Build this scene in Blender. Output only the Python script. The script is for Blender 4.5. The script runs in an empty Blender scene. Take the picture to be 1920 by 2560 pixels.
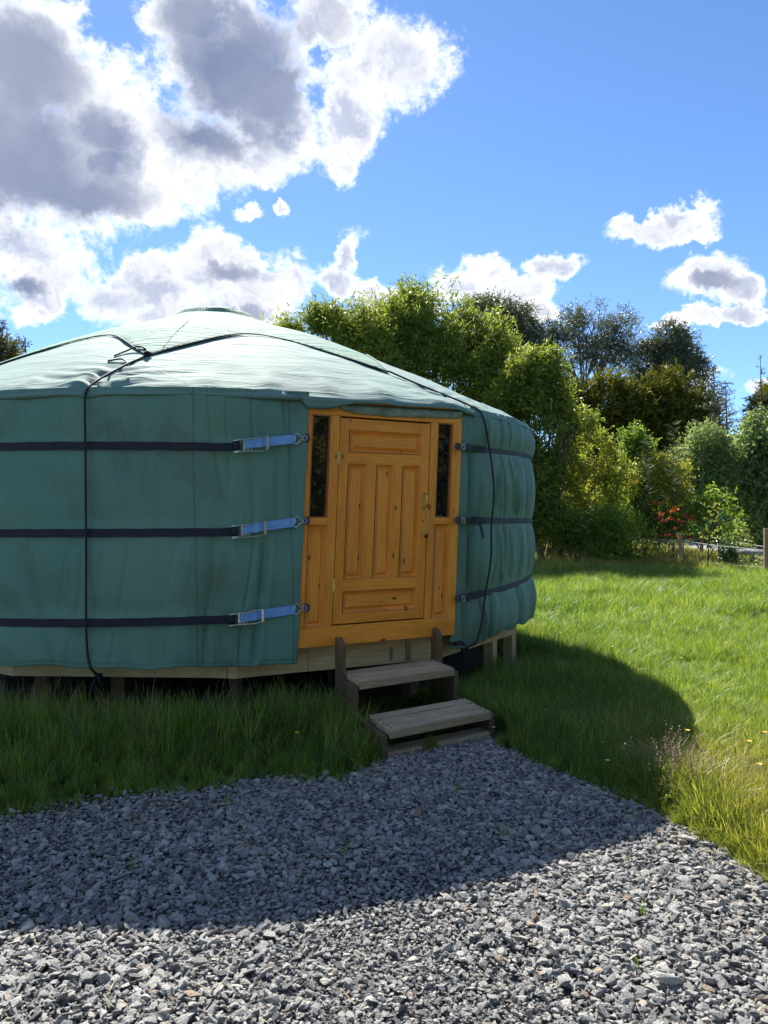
import bpy, bmesh, math, random
import numpy as np
from mathutils import Vector, Matrix, noise as mnoise
R = math.radians
rng = np.random.default_rng(7)
random.seed(7)
scene = bpy.context.scene
COL = scene.collection

# ------------------------------------------------------------------ camera
cam_d = bpy.data.cameras.new('camera'); cam = bpy.data.objects.new('camera', cam_d); COL.objects.link(cam)
cam.location = (0, 0, 1.70); cam.rotation_euler = (R(90.3), 0, 0)
cam_d.sensor_fit = 'VERTICAL'; cam_d.sensor_height = 36; cam_d.lens = 27.28
cam_d.clip_start = .05; cam_d.clip_end = 3000
scene.camera = cam
scene.render.resolution_x = 768; scene.render.resolution_y = 1024
# ------------------------------------------------------------------ light
SUN_EL, SUN_AZ = 41.3, -14.8           # degrees; azimuth from +Y towards +X
sun_dir = Vector((math.sin(R(SUN_AZ))*math.cos(R(SUN_EL)), math.cos(R(SUN_AZ))*math.cos(R(SUN_EL)), math.sin(R(SUN_EL))))
sd = bpy.data.lights.new('sun', 'SUN'); sd.energy = 5.0; sd.angle = R(.5); sd.color = (1, .955, .88)
sun = bpy.data.objects.new('sun', sd); COL.objects.link(sun)
sun.rotation_euler = sun_dir.to_track_quat('Z', 'Y').to_euler(); sun.location = sun_dir*60
scene.view_settings.view_transform = 'Standard'; scene.view_settings.look = 'None'
scene.view_settings.exposure = 1.25; scene.view_settings.gamma = 1; scene.view_settings.use_curve_mapping = False
scene.cycles.use_denoising = True
scene.cycles.max_bounces = 6; scene.cycles.diffuse_bounces = 3; scene.cycles.glossy_bounces = 3
scene.cycles.transmission_bounces = 4; scene.cycles.transparent_max_bounces = 6
scene.cycles.sample_clamp_indirect = 6

# ------------------------------------------------------------------ node helpers
class NT:
    def __init__(s, tree): s.t = tree; s.n = tree.nodes; s.l = tree.links
    def new(s, typ, **kw):
        nd = s.n.new(typ)
        for k, v in kw.items(): setattr(nd, k, v)
        return nd
    def set(s, sock, v):
        if isinstance(v, bpy.types.NodeSocket): s.l.new(v, sock)
        elif v is not None: sock.default_value = v
    def math(s, op, a, b=None, c=None, clamp=False):
        nd = s.new('ShaderNodeMath', operation=op); nd.use_clamp = clamp
        s.set(nd.inputs[0], a); s.set(nd.inputs[1], b); s.set(nd.inputs[2], c); return nd.outputs[0]
    def vmath(s, op, a, b=None, out=0):
        nd = s.new('ShaderNodeVectorMath', operation=op); s.set(nd.inputs[0], a)
        if op == 'SCALE': s.set(nd.inputs[3], b)
        else: s.set(nd.inputs[1], b)
        return nd.outputs[out]
    def noise(s, vec, scale, detail=4, rough=.55, dist=0, color=False, lac=2.0):
        nd = s.new('ShaderNodeTexNoise'); s.set(nd.inputs['Vector'], vec)
        nd.inputs['Scale'].default_value = scale; nd.inputs['Detail'].default_value = detail
        nd.inputs['Roughness'].default_value = rough; nd.inputs['Distortion'].default_value = dist; nd.inputs['Lacunarity'].default_value = lac
        return nd.outputs['Color' if color else 'Fac']
    def ramp(s, fac, stops, interp='LINEAR'):
        nd = s.new('ShaderNodeValToRGB'); nd.color_ramp.interpolation = interp; e = nd.color_ramp.elements
        while len(e) < len(stops): e.new(.5)
        for i, (p, c) in enumerate(stops):
            e[i].position = p; e[i].color = (c[0], c[1], c[2], 1) if hasattr(c, '__len__') else (c, c, c, 1)
        s.set(nd.inputs[0], fac); return nd.outputs[0]
    def mix(s, fac, a, b, typ='MIX'):
        nd = s.new('ShaderNodeMix', data_type='RGBA', blend_type=typ)
        s.set(nd.inputs[0], fac)
        for i, v in ((6, a), (7, b)):
            if isinstance(v, tuple) and len(v) == 3: v = v+(1,)
            s.set(nd.inputs[i], v)
        return nd.outputs[2]
    def smooth(s, v, a, b, lo=0, hi=1):
        nd = s.new('ShaderNodeMapRange', interpolation_type='SMOOTHSTEP'); s.set(nd.inputs[0], v)
        nd.inputs[1].default_value = a; nd.inputs[2].default_value = b; nd.inputs[3].default_value = lo; nd.inputs[4].default_value = hi
        return nd.outputs[0]
    def bump(s, h, strength=.3, dist=.01, normal=None):
        nd = s.new('ShaderNodeBump'); nd.inputs['Strength'].default_value = strength; nd.inputs['Distance'].default_value = dist
        s.set(nd.inputs['Height'], h); s.set(nd.inputs['Normal'], normal); return nd.outputs[0]
    def attr(s, name, out='Vector'): return s.new('ShaderNodeAttribute', attribute_name=name).outputs[out]
    def scalexyz(s, v, xyz): return s.vmath('MULTIPLY', v, xyz)

# ------------------------------------------------------------------ world: Nishita sky with broken cumulus
W = bpy.data.worlds.new('World'); scene.world = W; W.use_nodes = True; W.node_tree.nodes.clear()
w = NT(W.node_tree)
out = w.new('ShaderNodeOutputWorld'); bg = w.new('ShaderNodeBackground')
sky = w.new('ShaderNodeTexSky', sky_type='NISHITA'); sky.sun_disc = False
sky.sun_elevation = R(SUN_EL); sky.sun_rotation = R(SUN_AZ)
sky.altitude = 200; sky.air_density = .85; sky.dust_density = .05; sky.ozone_density = 4.0
SKY_STRENGTH = .088
dirv = w.new('ShaderNodeTexCoord').outputs['Generated']
dirn = w.vmath('NORMALIZE', dirv)
sep = w.new('ShaderNodeSeparateXYZ'); w.set(sep.inputs[0], dirn)
az = w.math('ARCTAN2', sep.outputs[0], sep.outputs[1])
el = w.math('ARCSINE', sep.outputs[2])
comb = w.new('ShaderNodeCombineXYZ'); w.set(comb.inputs[0], az); w.set(comb.inputs[1], el)
ae0 = comb.outputs[0]
# domain warp so that the outlines billow
warp = w.vmath('SUBTRACT', w.noise(dirn, 9.0, 8, .65, color=True), (.5, .5, .5))
ae = w.vmath('ADD', ae0, w.vmath('SCALE', warp, .10))
def blob(cx, cy, rx, ry, rot=0):
    """one cloud body: centre and size as angles"""
    def ang(px, py):
        x = (px*1.1573-960)/1940; z = (1290-py*1.1573)/1940
        return math.atan2(x, 1), math.atan2(z, math.hypot(x, 1))
    a0, e0 = ang(cx, cy)
    a1 = ang(cx+rx, cy)[0]-a0; e1 = abs(ang(cx, cy-ry)[1]-ang(cx, cy+ry)[1])/2
    mp = w.new('ShaderNodeMapping', vector_type='TEXTURE')
    w.set(mp.inputs[0], ae); mp.inputs[1].default_value = (a0, e0, 0); mp.inputs[2].default_value = (0, 0, R(rot)); mp.inputs[3].default_value = (a1, e1, 1)
    return w.math('SUBTRACT', 1.0, w.vmath('LENGTH', mp.outputs[0], out='Value' if False else 1))
def union(bl, k=.25):
    acc = None
    for b in bl:
        v = blob(*b)
        acc = v if acc is None else w.math('SMOOTH_MAX', acc, v, k)
    return acc
CLOUDS = [(40,130,215,180),(90,330,270,175),(270,270,190,160),(240,400,150,85),(420,330,170,115),(500,130,190,150),(400,40,110,80),
          (620,250,130,120),(560,350,75,55),(700,60,110,75),(830,150,130,105,20),(750,270,110,95,25),(730,345,45,55),
          (-200,300,300,300),(-100,560,180,90),(70,580,150,100),(90,660,70,45),(20,520,90,50),
          (240,650,85,65),(330,610,90,60),(470,590,115,75),(590,630,100,65),(400,680,230,50),(490,690,170,40),
          (735,555,26,70,-22),(715,620,50,40),(540,465,36,22,20),(612,450,20,20),
          (870,650,110,45),(1010,610,85,42,12),(1060,580,60,30),(1120,625,80,30,10),(1200,568,62,26),(1150,675,46,20),(1080,650,80,30),
          (1430,485,115,32),(1370,480,60,22),(1505,500,45,28),(1515,600,88,42),(1585,622,52,34),(1490,685,80,20,6),(1580,672,60,18),
          (1500,815,75,22),(1640,835,60,20)]
HOLES = [(240,50,62,52),(692,225,44,50,40),(560,490,60,45),(690,130,28,45),(640,470,120,60)]
m = union(CLOUDS, .12)
hl = union(HOLES, .1)
m = w.math('SUBTRACT', m, w.math('MULTIPLY', w.math('MAXIMUM', hl, -.2), .42))
m = w.math('ADD', m, -.03)
# elsewhere in the sky: scattered clouds of the same sort
front = w.math('MULTIPLY', w.smooth(sep.outputs[1], .45, .72), w.smooth(w.math('ABSOLUTE', az), .75, .5))
gen = w.math('MULTIPLY', w.math('SUBTRACT', w.noise(dirn, 2.2, 2, .5), .60), 4.0)
m = w.math('ADD', w.math('MULTIPLY', w.math('MAXIMUM', m, -1.5), front), w.math('MULTIPLY', gen, w.math('SUBTRACT', 1.0, front)))
fb = w.noise(w.vmath('ADD', dirn, w.vmath('SCALE', warp, .10)), 11.0, 10, .62)
fb2 = w.noise(dirn, 34.0, 6, .62, .4)
dens = w.math('ADD', m, w.math('MULTIPLY', w.math('SUBTRACT', fb, .5), 1.9))
dens = w.math('ADD', dens, w.math('MULTIPLY', w.math('SUBTRACT', fb2, .5), .75))
fb4 = w.noise(w.vmath('ADD', dirn, w.vmath('SCALE', warp, .05)), 95.0, 5, .65)
dens = w.math('ADD', dens, w.math('MULTIPLY', w.math('SUBTRACT', fb4, .5), .55))
alpha = w.smooth(dens, -.16, .42)
alpha = w.math('MULTIPLY', alpha, w.smooth(sep.outputs[2], -.01, .04))
# thickness -> grey bodies, thin rims scatter the sun forward and stay white
CORES = [(60,330,230,190),(170,400,170,90),(60,150,150,160),(230,270,90,70),(505,140,200,170),(450,260,170,95),(600,200,110,110),(430,40,110,80),(-150,300,250,250),
         (490,595,62,30),(40,625,70,28),(1530,612,62,24),(470,690,140,16),(230,330,70,60)]
core = union(CORES, .2)
fb3 = w.noise(dirn, 5.5, 4, .5, .2)
thick = w.math('ADD', w.math('MAXIMUM', w.math('MULTIPLY', core, front), w.math('MULTIPLY', w.math('SUBTRACT', 1.0, front), w.math('SUBTRACT', m, .5))), w.math('MULTIPLY', w.math('SUBTRACT', fb3, .5), .7))
thick = w.math('ADD', thick, w.math('MULTIPLY', w.math('SUBTRACT', fb, .5), .95))
mlow = w.math('ADD', m, w.math('MULTIPLY', w.math('SUBTRACT', fb, .5), .9))
shade = w.math('MULTIPLY', w.smooth(thick, -.50, .62), w.smooth(mlow, .0, .50))
puff = w.noise(w.vmath('ADD', dirn, w.vmath('SCALE', warp, .12)), 17.0, 6, .6)
# relief: billows facing the sun are brighter than the sides turned away
sv = (sun_dir.x*.022, sun_dir.y*.022, sun_dir.z*.022)
pin = w.vmath('ADD', dirn, w.vmath('SCALE', warp, .10))
fbo = w.noise(w.vmath('ADD', pin, sv), 11.0, 6, .60); fbi = w.noise(pin, 11.0, 6, .60)
rel = w.math('SUBTRACT', fbi, fbo)
lit = w.math('ADD', w.math('MULTIPLY', rel, 3.6), w.math('MULTIPLY', puff, .55))
white = w.mix(w.smooth(lit, -.05, .50), (.52,.57,.70), (1.06,1.06,1.06))
white = w.mix(w.smooth(dens, .05, .8), (1.06,1.06,1.06), white)
cloudc = w.mix(shade, white, w.mix(w.smooth(fb3, .3, .7), (.17,.215,.34), (.34,.37,.47)))
CL = .60
cl2 = w.vmath('SCALE', cloudc, CL/SKY_STRENGTH)
bluefix = w.mix(1.0, sky.outputs[0], (.66,.78,.90), 'MULTIPLY')
skyc = w.mix(alpha, bluefix, cl2)
w.set(bg.inputs[0], skyc); bg.inputs[1].default_value = SKY_STRENGTH
w.l.new(bg.outputs[0], out.inputs[0])

# ------------------------------------------------------------------ object helpers
def tag(o, label=None, cat=None, group=None, kind=None):
    if label: o['label'] = label
    if cat: o['category'] = cat
    if group: o['group'] = group
    if kind: o['kind'] = kind
    return o
def empty(name, loc, label, cat, group=None):
    o = bpy.data.objects.new(name, None); COL.objects.link(o); o.location = loc; o.empty_display_size = .2
    return tag(o, label, cat, group)
def root_of(o):
    while o.parent: o = o.parent
    return o
def mesh(name, V, F, mats, parent=None, smooth=False, attrs=None, flip=None, midx=None):
    """V (n,3) world positions, F array of equal-length faces or list of faces"""
    V = np.asarray(V, dtype=np.float64)
    if parent is not None: V = V-np.array(root_of(parent).location)
    me = bpy.data.meshes.new(name)
    if isinstance(F, np.ndarray):
        nf, k = F.shape
        me.vertices.add(len(V)); me.vertices.foreach_set('co', V.astype(np.float32).ravel())
        me.loops.add(nf*k); me.loops.foreach_set('vertex_index', F.astype(np.int32).ravel())
        me.polygons.add(nf); me.polygons.foreach_set('loop_start', np.arange(nf, dtype=np.int32)*k)
        me.update(calc_edges=True)
    else:
        me.from_pydata([tuple(v) for v in V], [], F); me.update()
        bm = bmesh.new(); bm.from_mesh(me); bmesh.ops.recalc_face_normals(bm, faces=bm.faces); bm.to_mesh(me); bm.free()
    if smooth: me.polygons.foreach_set('use_smooth', np.ones(len(me.polygons), dtype=bool))
    for nm, (typ, dom, data) in (attrs or {}).items():
        a = me.attributes.new(nm, typ, dom)
        a.data.foreach_set('vector' if typ == 'FLOAT_VECTOR' else 'value', np.asarray(data, dtype=np.float32).ravel())
    for mm in (mats if isinstance(mats, (list, tuple)) else [mats]): me.materials.append(mm)
    if midx is not None: me.polygons.foreach_set('material_index', np.asarray(midx, dtype=np.int32))
    o = bpy.data.objects.new(name, me); COL.objects.link(o)
    if parent is not None: o.parent = parent
    return o
def copy_thing(o, loc=None, rz=None, parent=None, scale=None):
    c = o.copy(); COL.objects.link(c)
    if parent is not None: c.parent = parent
    for ch in list(o.children): copy_thing(ch, parent=c)
    if loc is not None: c.location = loc
    if rz is not None: c.rotation_euler = (0, 0, rz)
    if scale is not None: c.scale = (scale,)*3
    return c

class MB:
    """collects boxes, prisms and tubes with a grain coordinate per vertex"""
    def __init__(s): s.v = []; s.f = []; s.g = []
    def box(s, fr, lo, hi, long=None, jit=0):
        lo = np.array(lo, float); hi = np.array(hi, float); ext = hi-lo
        if long is None: long = int(np.argmax(ext))
        o = len(s.v); off = np.random.rand(3)*20
        ax = [i for i in range(3) if i != long]
        for i in range(8):
            c = np.array([lo[0] if not i & 1 else hi[0], lo[1] if not i & 2 else hi[1], lo[2] if not i & 4 else hi[2]])
            s.v.append(fr(*c)); gl = c[[ax[0], ax[1], long]]+off; s.g.append(gl)
        for q in ((0,1,3,2),(4,6,7,5),(0,4,5,1),(2,3,7,6),(0,2,6,4),(1,5,7,3)): s.f.append([o+k for k in q])
        return s
    def prism(s, fr, poly, axis_lo, axis_hi, long=1):
        """poly: (a,b) outline in the first two frame axes, extruded along the third"""
        o = len(s.v); n = len(poly); off = np.random.rand(3)*20
        for c in (axis_lo, axis_hi):
            for a, b in poly:
                s.v.append(fr(a, b, c)); p = np.array([a, b, c]); ax = [i for i in range(3) if i != long]
                s.g.append(p[[ax[0], ax[1], long]]+off)
        s.f.append([o+i for i in range(n)][::-1]); s.f.append([o+n+i for i in range(n)])
        for i in range(n): s.f.append([o+i, o+(i+1) % n, o+n+(i+1) % n, o+n+i])
        return s
    def tube(s, pts, rad, sides=8, closed=False, caps=True):
        pts = [np.array(p, float) for p in pts]; n = len(pts); o = len(s.v)
        rad = rad if hasattr(rad, '__len__') else [rad]*n
        up = None
        for i, p in enumerate(pts):
            a = pts[(i-1) % n] if (closed or i) else pts[0]; b = pts[(i+1) % n] if (closed or i < n-1) else pts[-1]
            t = b-a; t /= (np.linalg.norm(t)+1e-9)
            if up is None: up = np.array([0,0,1.]) if abs(t[2]) < .9 else np.array([1.,0,0])
            x = np.cross(up, t); x /= (np.linalg.norm(x)+1e-9); y = np.cross(t, x); up = y
            for k in range(sides):
                an = 2*math.pi*k/sides; s.v.append(p+rad[i]*(x*math.cos(an)+y*math.sin(an))); s.g.append(np.array([math.cos(an)*rad[i], math.sin(an)*rad[i], i*.1]))
        m_ = n if closed else n-1
        for i in range(m_):
            for k in range(sides):
                j = (i+1) % n; k2 = (k+1) % sides
                s.f.append([o+i*sides+k, o+i*sides+k2, o+j*sides+k2, o+j*sides+k])
        if caps and not closed:
            s.f.append([o+k for k in range(sides)][::-1]); s.f.append([o+(n-1)*sides+k for k in range(sides)])
        return s
    def build(s, name, m, parent=None, bevel=0, smooth=False):
        o = mesh(name, np.array(s.v), s.f, m, parent, smooth=smooth, attrs={'gr': ('FLOAT_VECTOR', 'POINT', np.array(s.g))})
        if bevel:
            b = o.modifiers.new('b', 'BEVEL'); b.width = bevel; b.segments = 2; b.limit_method = 'ANGLE'; b.angle_limit = R(40)
        return o
def WF(x, y, z): return np.array([x, y, z], float)

def vnoise(p, seed=0):
    """vectorised value noise in 3-D, range 0..1"""
    p = np.asarray(p, float); i = np.floor(p).astype(np.int64); f = p-i; f = f*f*(3-2*f)
    def h(ix, iy, iz):
        n_ = (ix*374761393+iy*668265263+iz*2147483647+seed*144269) & 0xffffffff
        n_ = ((n_ ^ (n_ >> 13))*1274126177) & 0xffffffff; n_ = n_ ^ (n_ >> 16)
        return (n_ & 0xffff)/65535.
    r = 0
    for dx in (0, 1):
        for dy in (0, 1):
            for dz in (0, 1):
                wt = (f[..., 0] if dx else 1-f[..., 0])*(f[..., 1] if dy else 1-f[..., 1])*(f[..., 2] if dz else 1-f[..., 2])
                r = r+wt*h(i[..., 0]+dx, i[..., 1]+dy, i[..., 2]+dz)
    return r
def fbm(p, oct=4, seed=0):
    p = np.asarray(p, float); a = 1; s_ = 0; t = 0
    for k in range(oct):
        s_ = s_+a*vnoise(p*(2**k)+k*7.3, seed+k); t += a; a *= .5
    return s_/t
def n2(x, y, z=0, oct=4, seed=0):
    x, y = np.broadcast_arrays(np.asarray(x, float), np.asarray(y, float)); return fbm(np.stack([x, y, np.full(x.shape, float(z))], -1), oct, seed)
def sstep(x, a, b):
    t = np.clip((x-a)/(b-a), 0, 1); return t*t*(3-2*t)

# ------------------------------------------------------------------ materials
def new_mat(name):
    m_ = bpy.data.materials.new(name); m_.use_nodes = True; m_.node_tree.nodes.clear()
    t = NT(m_.node_tree); o = t.new('ShaderNodeOutputMaterial'); p = t.new('ShaderNodeBsdfPrincipled')
    t.l.new(p.outputs[0], o.inputs[0]); return m_, t, p, o
def plain(name, col, rough=.5, metal=0, var=.15, scale=30, bump=.1, spec=.5):
    m_, t, p, o = new_mat(name); tc = t.new('ShaderNodeTexCoord').outputs['Object']
    n_ = t.noise(tc, scale, 5); c = t.mix(t.smooth(n_, .3, .7), tuple(x*(1-var) for x in col), tuple(min(1, x*(1+var)) for x in col))
    t.set(p.inputs['Base Color'], c); p.inputs['Roughness'].default_value = rough; p.inputs['Metallic'].default_value = metal
    p.inputs['Specular IOR Level'].default_value = spec
    if bump: t.set(p.inputs['Normal'], t.bump(n_, bump, .002))
    return m_
def wood(name, light, dark, knotc, rough=.45, knots=True, weather=0, coat=0, ringfreq=9, knot_r=.028, bumps=.15, stain=None):
    m_, t, p, o = new_mat(name); g = t.attr('gr')
    wv = t.scalexyz(g, (ringfreq, ringfreq*.5, .55)); dist = t.noise(wv, 1.6, 3, .5)
    ring = t.math('SINE', t.math('MULTIPLY', t.math('ADD', t.new('ShaderNodeSeparateXYZ').outputs[0] if False else dist, 0.0), 62.0))
    fine = t.noise(t.scalexyz(g, (260, 260, 7)), 1.0, 4, .6)
    k = t.math('ADD', t.math('MULTIPLY', t.smooth(ring, -.6, 1.0), .55), t.math('MULTIPLY', fine, .45))
    col = t.mix(k, light, dark)
    big = t.noise(t.scalexyz(g, (5, 5, 1.2)), 1.0, 3)
    col = t.mix(t.smooth(big, .35, .7), col, t.mix(1.0, col, (.82, .78, .72), 'MULTIPLY'))
    if knots:
        vo = t.new('ShaderNodeTexVoronoi', feature='F1', distance='EUCLIDEAN'); vo.inputs['Randomness'].default_value = 1
        t.set(vo.inputs['Vector'], t.vmath('ADD', t.scalexyz(g, (8.0, 1.0, 3.6)), t.vmath('SCALE', t.noise(g, 30, 2, color=True), .06))); vo.inputs['Scale'].default_value = 1
        kk = t.smooth(vo.outputs['Distance'], knot_r*2.1, knot_r*4.2, 1, 0)
        col = t.mix(t.math('MULTIPLY', kk, .9), col, knotc)
    if weather:
        wn = t.noise(t.new('ShaderNodeTexCoord').outputs['Object'], 3.2, 6, .65)
        col = t.mix(t.math('MULTIPLY', t.smooth(wn, .38, .65), weather), col, stain or (.22, .21, .19))
    t.set(p.inputs['Base Color'], col); p.inputs['Roughness'].default_value = rough
    if coat: p.inputs['Coat Weight'].default_value = coat; p.inputs['Coat Roughness'].default_value = .25
    t.set(p.inputs['Normal'], t.bump(k, bumps, .0015))
    return m_
M = {}
M['pine'] = wood('varnished_pine', (.94,.37,.045), (.82,.265,.022), (.11,.028,.008), .42, coat=.1, knot_r=.030)
M['pine_dark'] = wood('varnished_pine_edge', (.55,.20,.035), (.30,.09,.018), (.09,.02,.006), .5, knot_r=.02)
M['deal'] = wood('raw_softwood', (.82,.60,.31), (.66,.45,.20), (.16,.09,.04), .75, weather=.30, stain=(.30,.24,.14), knot_r=.024, bumps=.3)
M['deck'] = wood('weathered_boards', (.60,.46,.30), (.40,.29,.18), (.12,.10,.08), .8, weather=.5, stain=(.27,.23,.14), knot_r=.02, bumps=.5)
M['nosing'] = wood('step_front_wood', (.46,.35,.20), (.33,.23,.12), (.12,.07,.04), .75, weather=.5, stain=(.2,.18,.13), bumps=.4)
M['stringer'] = wood('dark_mossy_wood', (.21,.125,.06), (.12,.07,.035), (.05,.035,.025), .85, weather=.75, stain=(.060,.062,.035), bumps=.5)
M['postw'] = wood('fence_post_wood', (.40,.26,.13), (.27,.17,.08), (.1,.06,.03), .85, weather=.3, bumps=.4)
M['black_rope'] = plain('black_rope', (.012,.013,.016), .7, bump=.5, scale=200)
M['cord'] = plain('pale_cord', (.55,.58,.30), .7)
M['black_plastic'] = plain('black_plastic', (.012,.012,.014), .45)
M['rubber'] = plain('dark_patch', (.045,.045,.055), .65, scale=60, bump=.3)
M['zinc'] = plain('zinc_plated_steel', (.62,.66,.66), .28, 1, .12, 40)
M['brass'] = plain('brass', (.75,.52,.20), .3, 1, .1)
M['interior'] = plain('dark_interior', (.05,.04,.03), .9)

def webbing(name, c1, c2):
    m_, t, p, o = new_mat(name); g = t.attr('gr'); sp = t.new('ShaderNodeSeparateXYZ'); t.set(sp.inputs[0], g)
    ln = t.math('SINE', t.math('MULTIPLY', sp.outputs[1], 900)); cr = t.math('SINE', t.math('MULTIPLY', sp.outputs[0], 700))
    hgt = t.math('ADD', t.math('MULTIPLY', ln, .5), t.math('MULTIPLY', cr, .3))
    dirt = t.noise(g, 9, 5)
    t.set(p.inputs['Base Color'], t.mix(t.smooth(dirt, .3, .7), c1, c2)); p.inputs['Roughness'].default_value = .75
    t.set(p.inputs['Normal'], t.bump(hgt, .35, .001)); return m_
M['web_black'] = webbing('black_webbing', (.008,.009,.020), (.014,.015,.030))
M['web_grey'] = webbing('faded_webbing', (.035,.045,.06), (.06,.075,.09))
M['web_blue'] = webbing('blue_webbing', (.14,.32,.64), (.20,.40,.72))

def canvas_mat(name='green_canvas', k=1.0, rough=.60, spec=.42, sheen=.2, bleach=0):
    m_, t, p, o = new_mat(name); cl = t.attr('cl'); tc = t.new('ShaderNodeTexCoord').outputs['Object']
    n1 = t.noise(tc, .9, 5, .6); n3 = t.noise(t.scalexyz(cl, (3.0, .55, 1)), 1.0, 5, .6)
    base = t.mix(t.smooth(n1, .30, .70), (.104,.250,.192), (.150,.298,.208))
    stain = t.noise(t.scalexyz(tc, (1.3, 1.3, .7)), 1.0, 6, .62, .8)
    base = t.mix(t.math('MULTIPLY', t.smooth(stain, .47, .66), .62), base, (.085,.12,.078))
    base = t.mix(t.math('MULTIPLY', t.smooth(n3, .55, .8), .25), base, (.13,.20,.17))
    fine = t.noise(tc, 260, 3, .6)
    base = t.mix(t.math('MULTIPLY', fine, .25), base, (.05,.11,.10))
    if bleach: base = t.mix(bleach, base, (.135,.185,.19))
    if k != 1: base = t.mix(1.0, base, (k, k*1.03, k*.97), 'MULTIPLY')
    seam = t.attr('seam', 'Fac'); base = t.mix(t.math('MULTIPLY', seam, .75), base, (.018,.05,.045))
    t.set(p.inputs['Base Color'], base); p.inputs['Roughness'].default_value = rough; p.inputs['Specular IOR Level'].default_value = spec
    p.inputs['Sheen Weight'].default_value = sheen; p.inputs['Sheen Roughness'].default_value = .4; p.inputs['Sheen Tint'].default_value = (.75,.95,1,1)
    w1 = t.noise(t.scalexyz(cl, (.9, 7.0, 1)), 1.6, 3, .5, 1.2)
    w2 = t.noise(t.scalexyz(cl, (2.2, 2.2, 1)), 1.0, 5, .55, .7)
    ws = t.attr('wr', 'Fac')
    b1 = t.bump(w2, .22, .04)
    nb = t.new('ShaderNodeBump'); nb.inputs['Distance'].default_value = .035; t.set(nb.inputs['Height'], t.smooth(w1, .42, .75)); t.set(nb.inputs['Strength'], ws); t.set(nb.inputs['Normal'], b1)
    b3 = t.bump(seam, .5, .004, nb.outputs[0]); b4 = t.bump(t.noise(tc, 420, 2), .12, .0015, b3)
    t.set(p.inputs['Normal'], b4)
    tr = t.new('ShaderNodeBsdfTranslucent'); t.set(tr.inputs[0], base); mx = t.new('ShaderNodeMixShader'); mx.inputs[0].default_value = .08
    t.l.new(p.outputs[0], mx.inputs[1]); t.l.new(tr.outputs[0], mx.inputs[2]); t.l.new(mx.outputs[0], o.inputs[0])
    return m_
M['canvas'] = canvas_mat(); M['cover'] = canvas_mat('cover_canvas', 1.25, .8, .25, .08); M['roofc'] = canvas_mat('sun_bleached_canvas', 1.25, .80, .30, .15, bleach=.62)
M['lining'] = plain('grey_lining', (.20,.26,.21), .8, scale=14, var=.3, bump=.5)

def leaf_mat(name, stops, trans=.42, rough=.5, patch=None, spec=.35):
    m_, t, p, o = new_mat(name); ti = t.attr('tint', 'Fac'); pos = t.new('ShaderNodeNewGeometry').outputs['Position']
    v = t.math('ADD', t.math('MULTIPLY', ti, .65), t.math('MULTIPLY', t.noise(pos, patch or .9, 3), .35))
    c = t.ramp(v, stops); t.set(p.inputs['Base Color'], c); p.inputs['Roughness'].default_value = rough; p.inputs['Specular IOR Level'].default_value = spec
    tr = t.new('ShaderNodeBsdfTranslucent'); t.set(tr.inputs[0], t.mix(1.0, c, (1.0, 1.0, .65), 'MULTIPLY'))
    mx = t.new('ShaderNodeMixShader'); mx.inputs[0].default_value = trans
    t.l.new(p.outputs[0], mx.inputs[1]); t.l.new(tr.outputs[0], mx.inputs[2]); t.l.new(mx.outputs[0], o.inputs[0]); return m_
M['bark'] = plain('bark', (.11,.085,.06), .9, scale=12, var=.4, bump=.6)
M['bark_pale'] = plain('pale_bark', (.20,.18,.15), .85, scale=8, var=.35, bump=.5)
M['bark_dark'] = plain('dark_bark', (.035,.028,.022), .9, scale=12, var=.4, bump=.6)
# ------------------------------------------------------------------ ground
GX = [-9, -6, -3, -2.09, -1.39, -.28, .056, .78, 1.17, 1.56, 1.72, 1.80, 1.95, 2.3, 4, 8]
GY = [3.3, 3.6, 3.95, 4.23, 4.72, 5.02, 5.40, 5.90, 5.15, 4.46, 3.97, 3.5, 3.0, 2.5, 1.6, 1.0]
def gravel_edge(x): return np.interp(x, GX, GY)
def gz(x, y):
    x = np.asarray(x, float); y = np.asarray(y, float)
    rise = np.clip(y-30, 0, 80)*.03
    u_ = (n2(x*.35, y*.35, 0, 3, 5)-.5)*.10*sstep(y-gravel_edge(x), .3, 2.5)
    return rise+u_
def ground_mesh():
    xs = np.concatenate([np.linspace(-1500, -60, 10), np.linspace(-50, -8, 22), np.linspace(-7.5, 10, 80), np.linspace(11, 50, 30), np.linspace(60, 1500, 10)])
    ys = np.concatenate([np.linspace(-1500, -60, 8), np.linspace(-50, 0, 14), np.linspace(.5, 14, 70), np.linspace(15, 60, 46), np.linspace(70, 140, 8), np.linspace(200, 2000, 8)])
    X, Y = np.meshgrid(xs, ys); Z = gz(X, Y)-.012
    V = np.stack([X.ravel(), Y.ravel(), Z.ravel()], 1); nx = len(xs)
    i = np.arange(len(ys)-1)[:, None]*nx+np.arange(nx-1)[None, :]; i = i.ravel()
    return V, np.stack([i, i+1, i+nx+1, i+nx], 1)
m_, t, p, o = new_mat('meadow_soil'); pos = t.new('ShaderNodeNewGeometry').outputs['Position']
a_ = t.noise(pos, .5, 6, .6); b_ = t.noise(pos, 18, 4, .6)
c_ = t.mix(t.smooth(a_, .35, .65), (.07,.11,.02), (.10,.12,.03)); c_ = t.mix(t.smooth(b_, .35, .65), c_, (.035,.040,.016))
t.set(p.inputs['Base Color'], c_); p.inputs['Roughness'].default_value = 1; p.inputs['Specular IOR Level'].default_value = .05; t.set(p.inputs['Normal'], t.bump(b_, .8, .03)); M['soil'] = m_
V, F = ground_mesh(); tag(mesh('ground', V, F, M['soil'], smooth=True), kind='structure')
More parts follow.
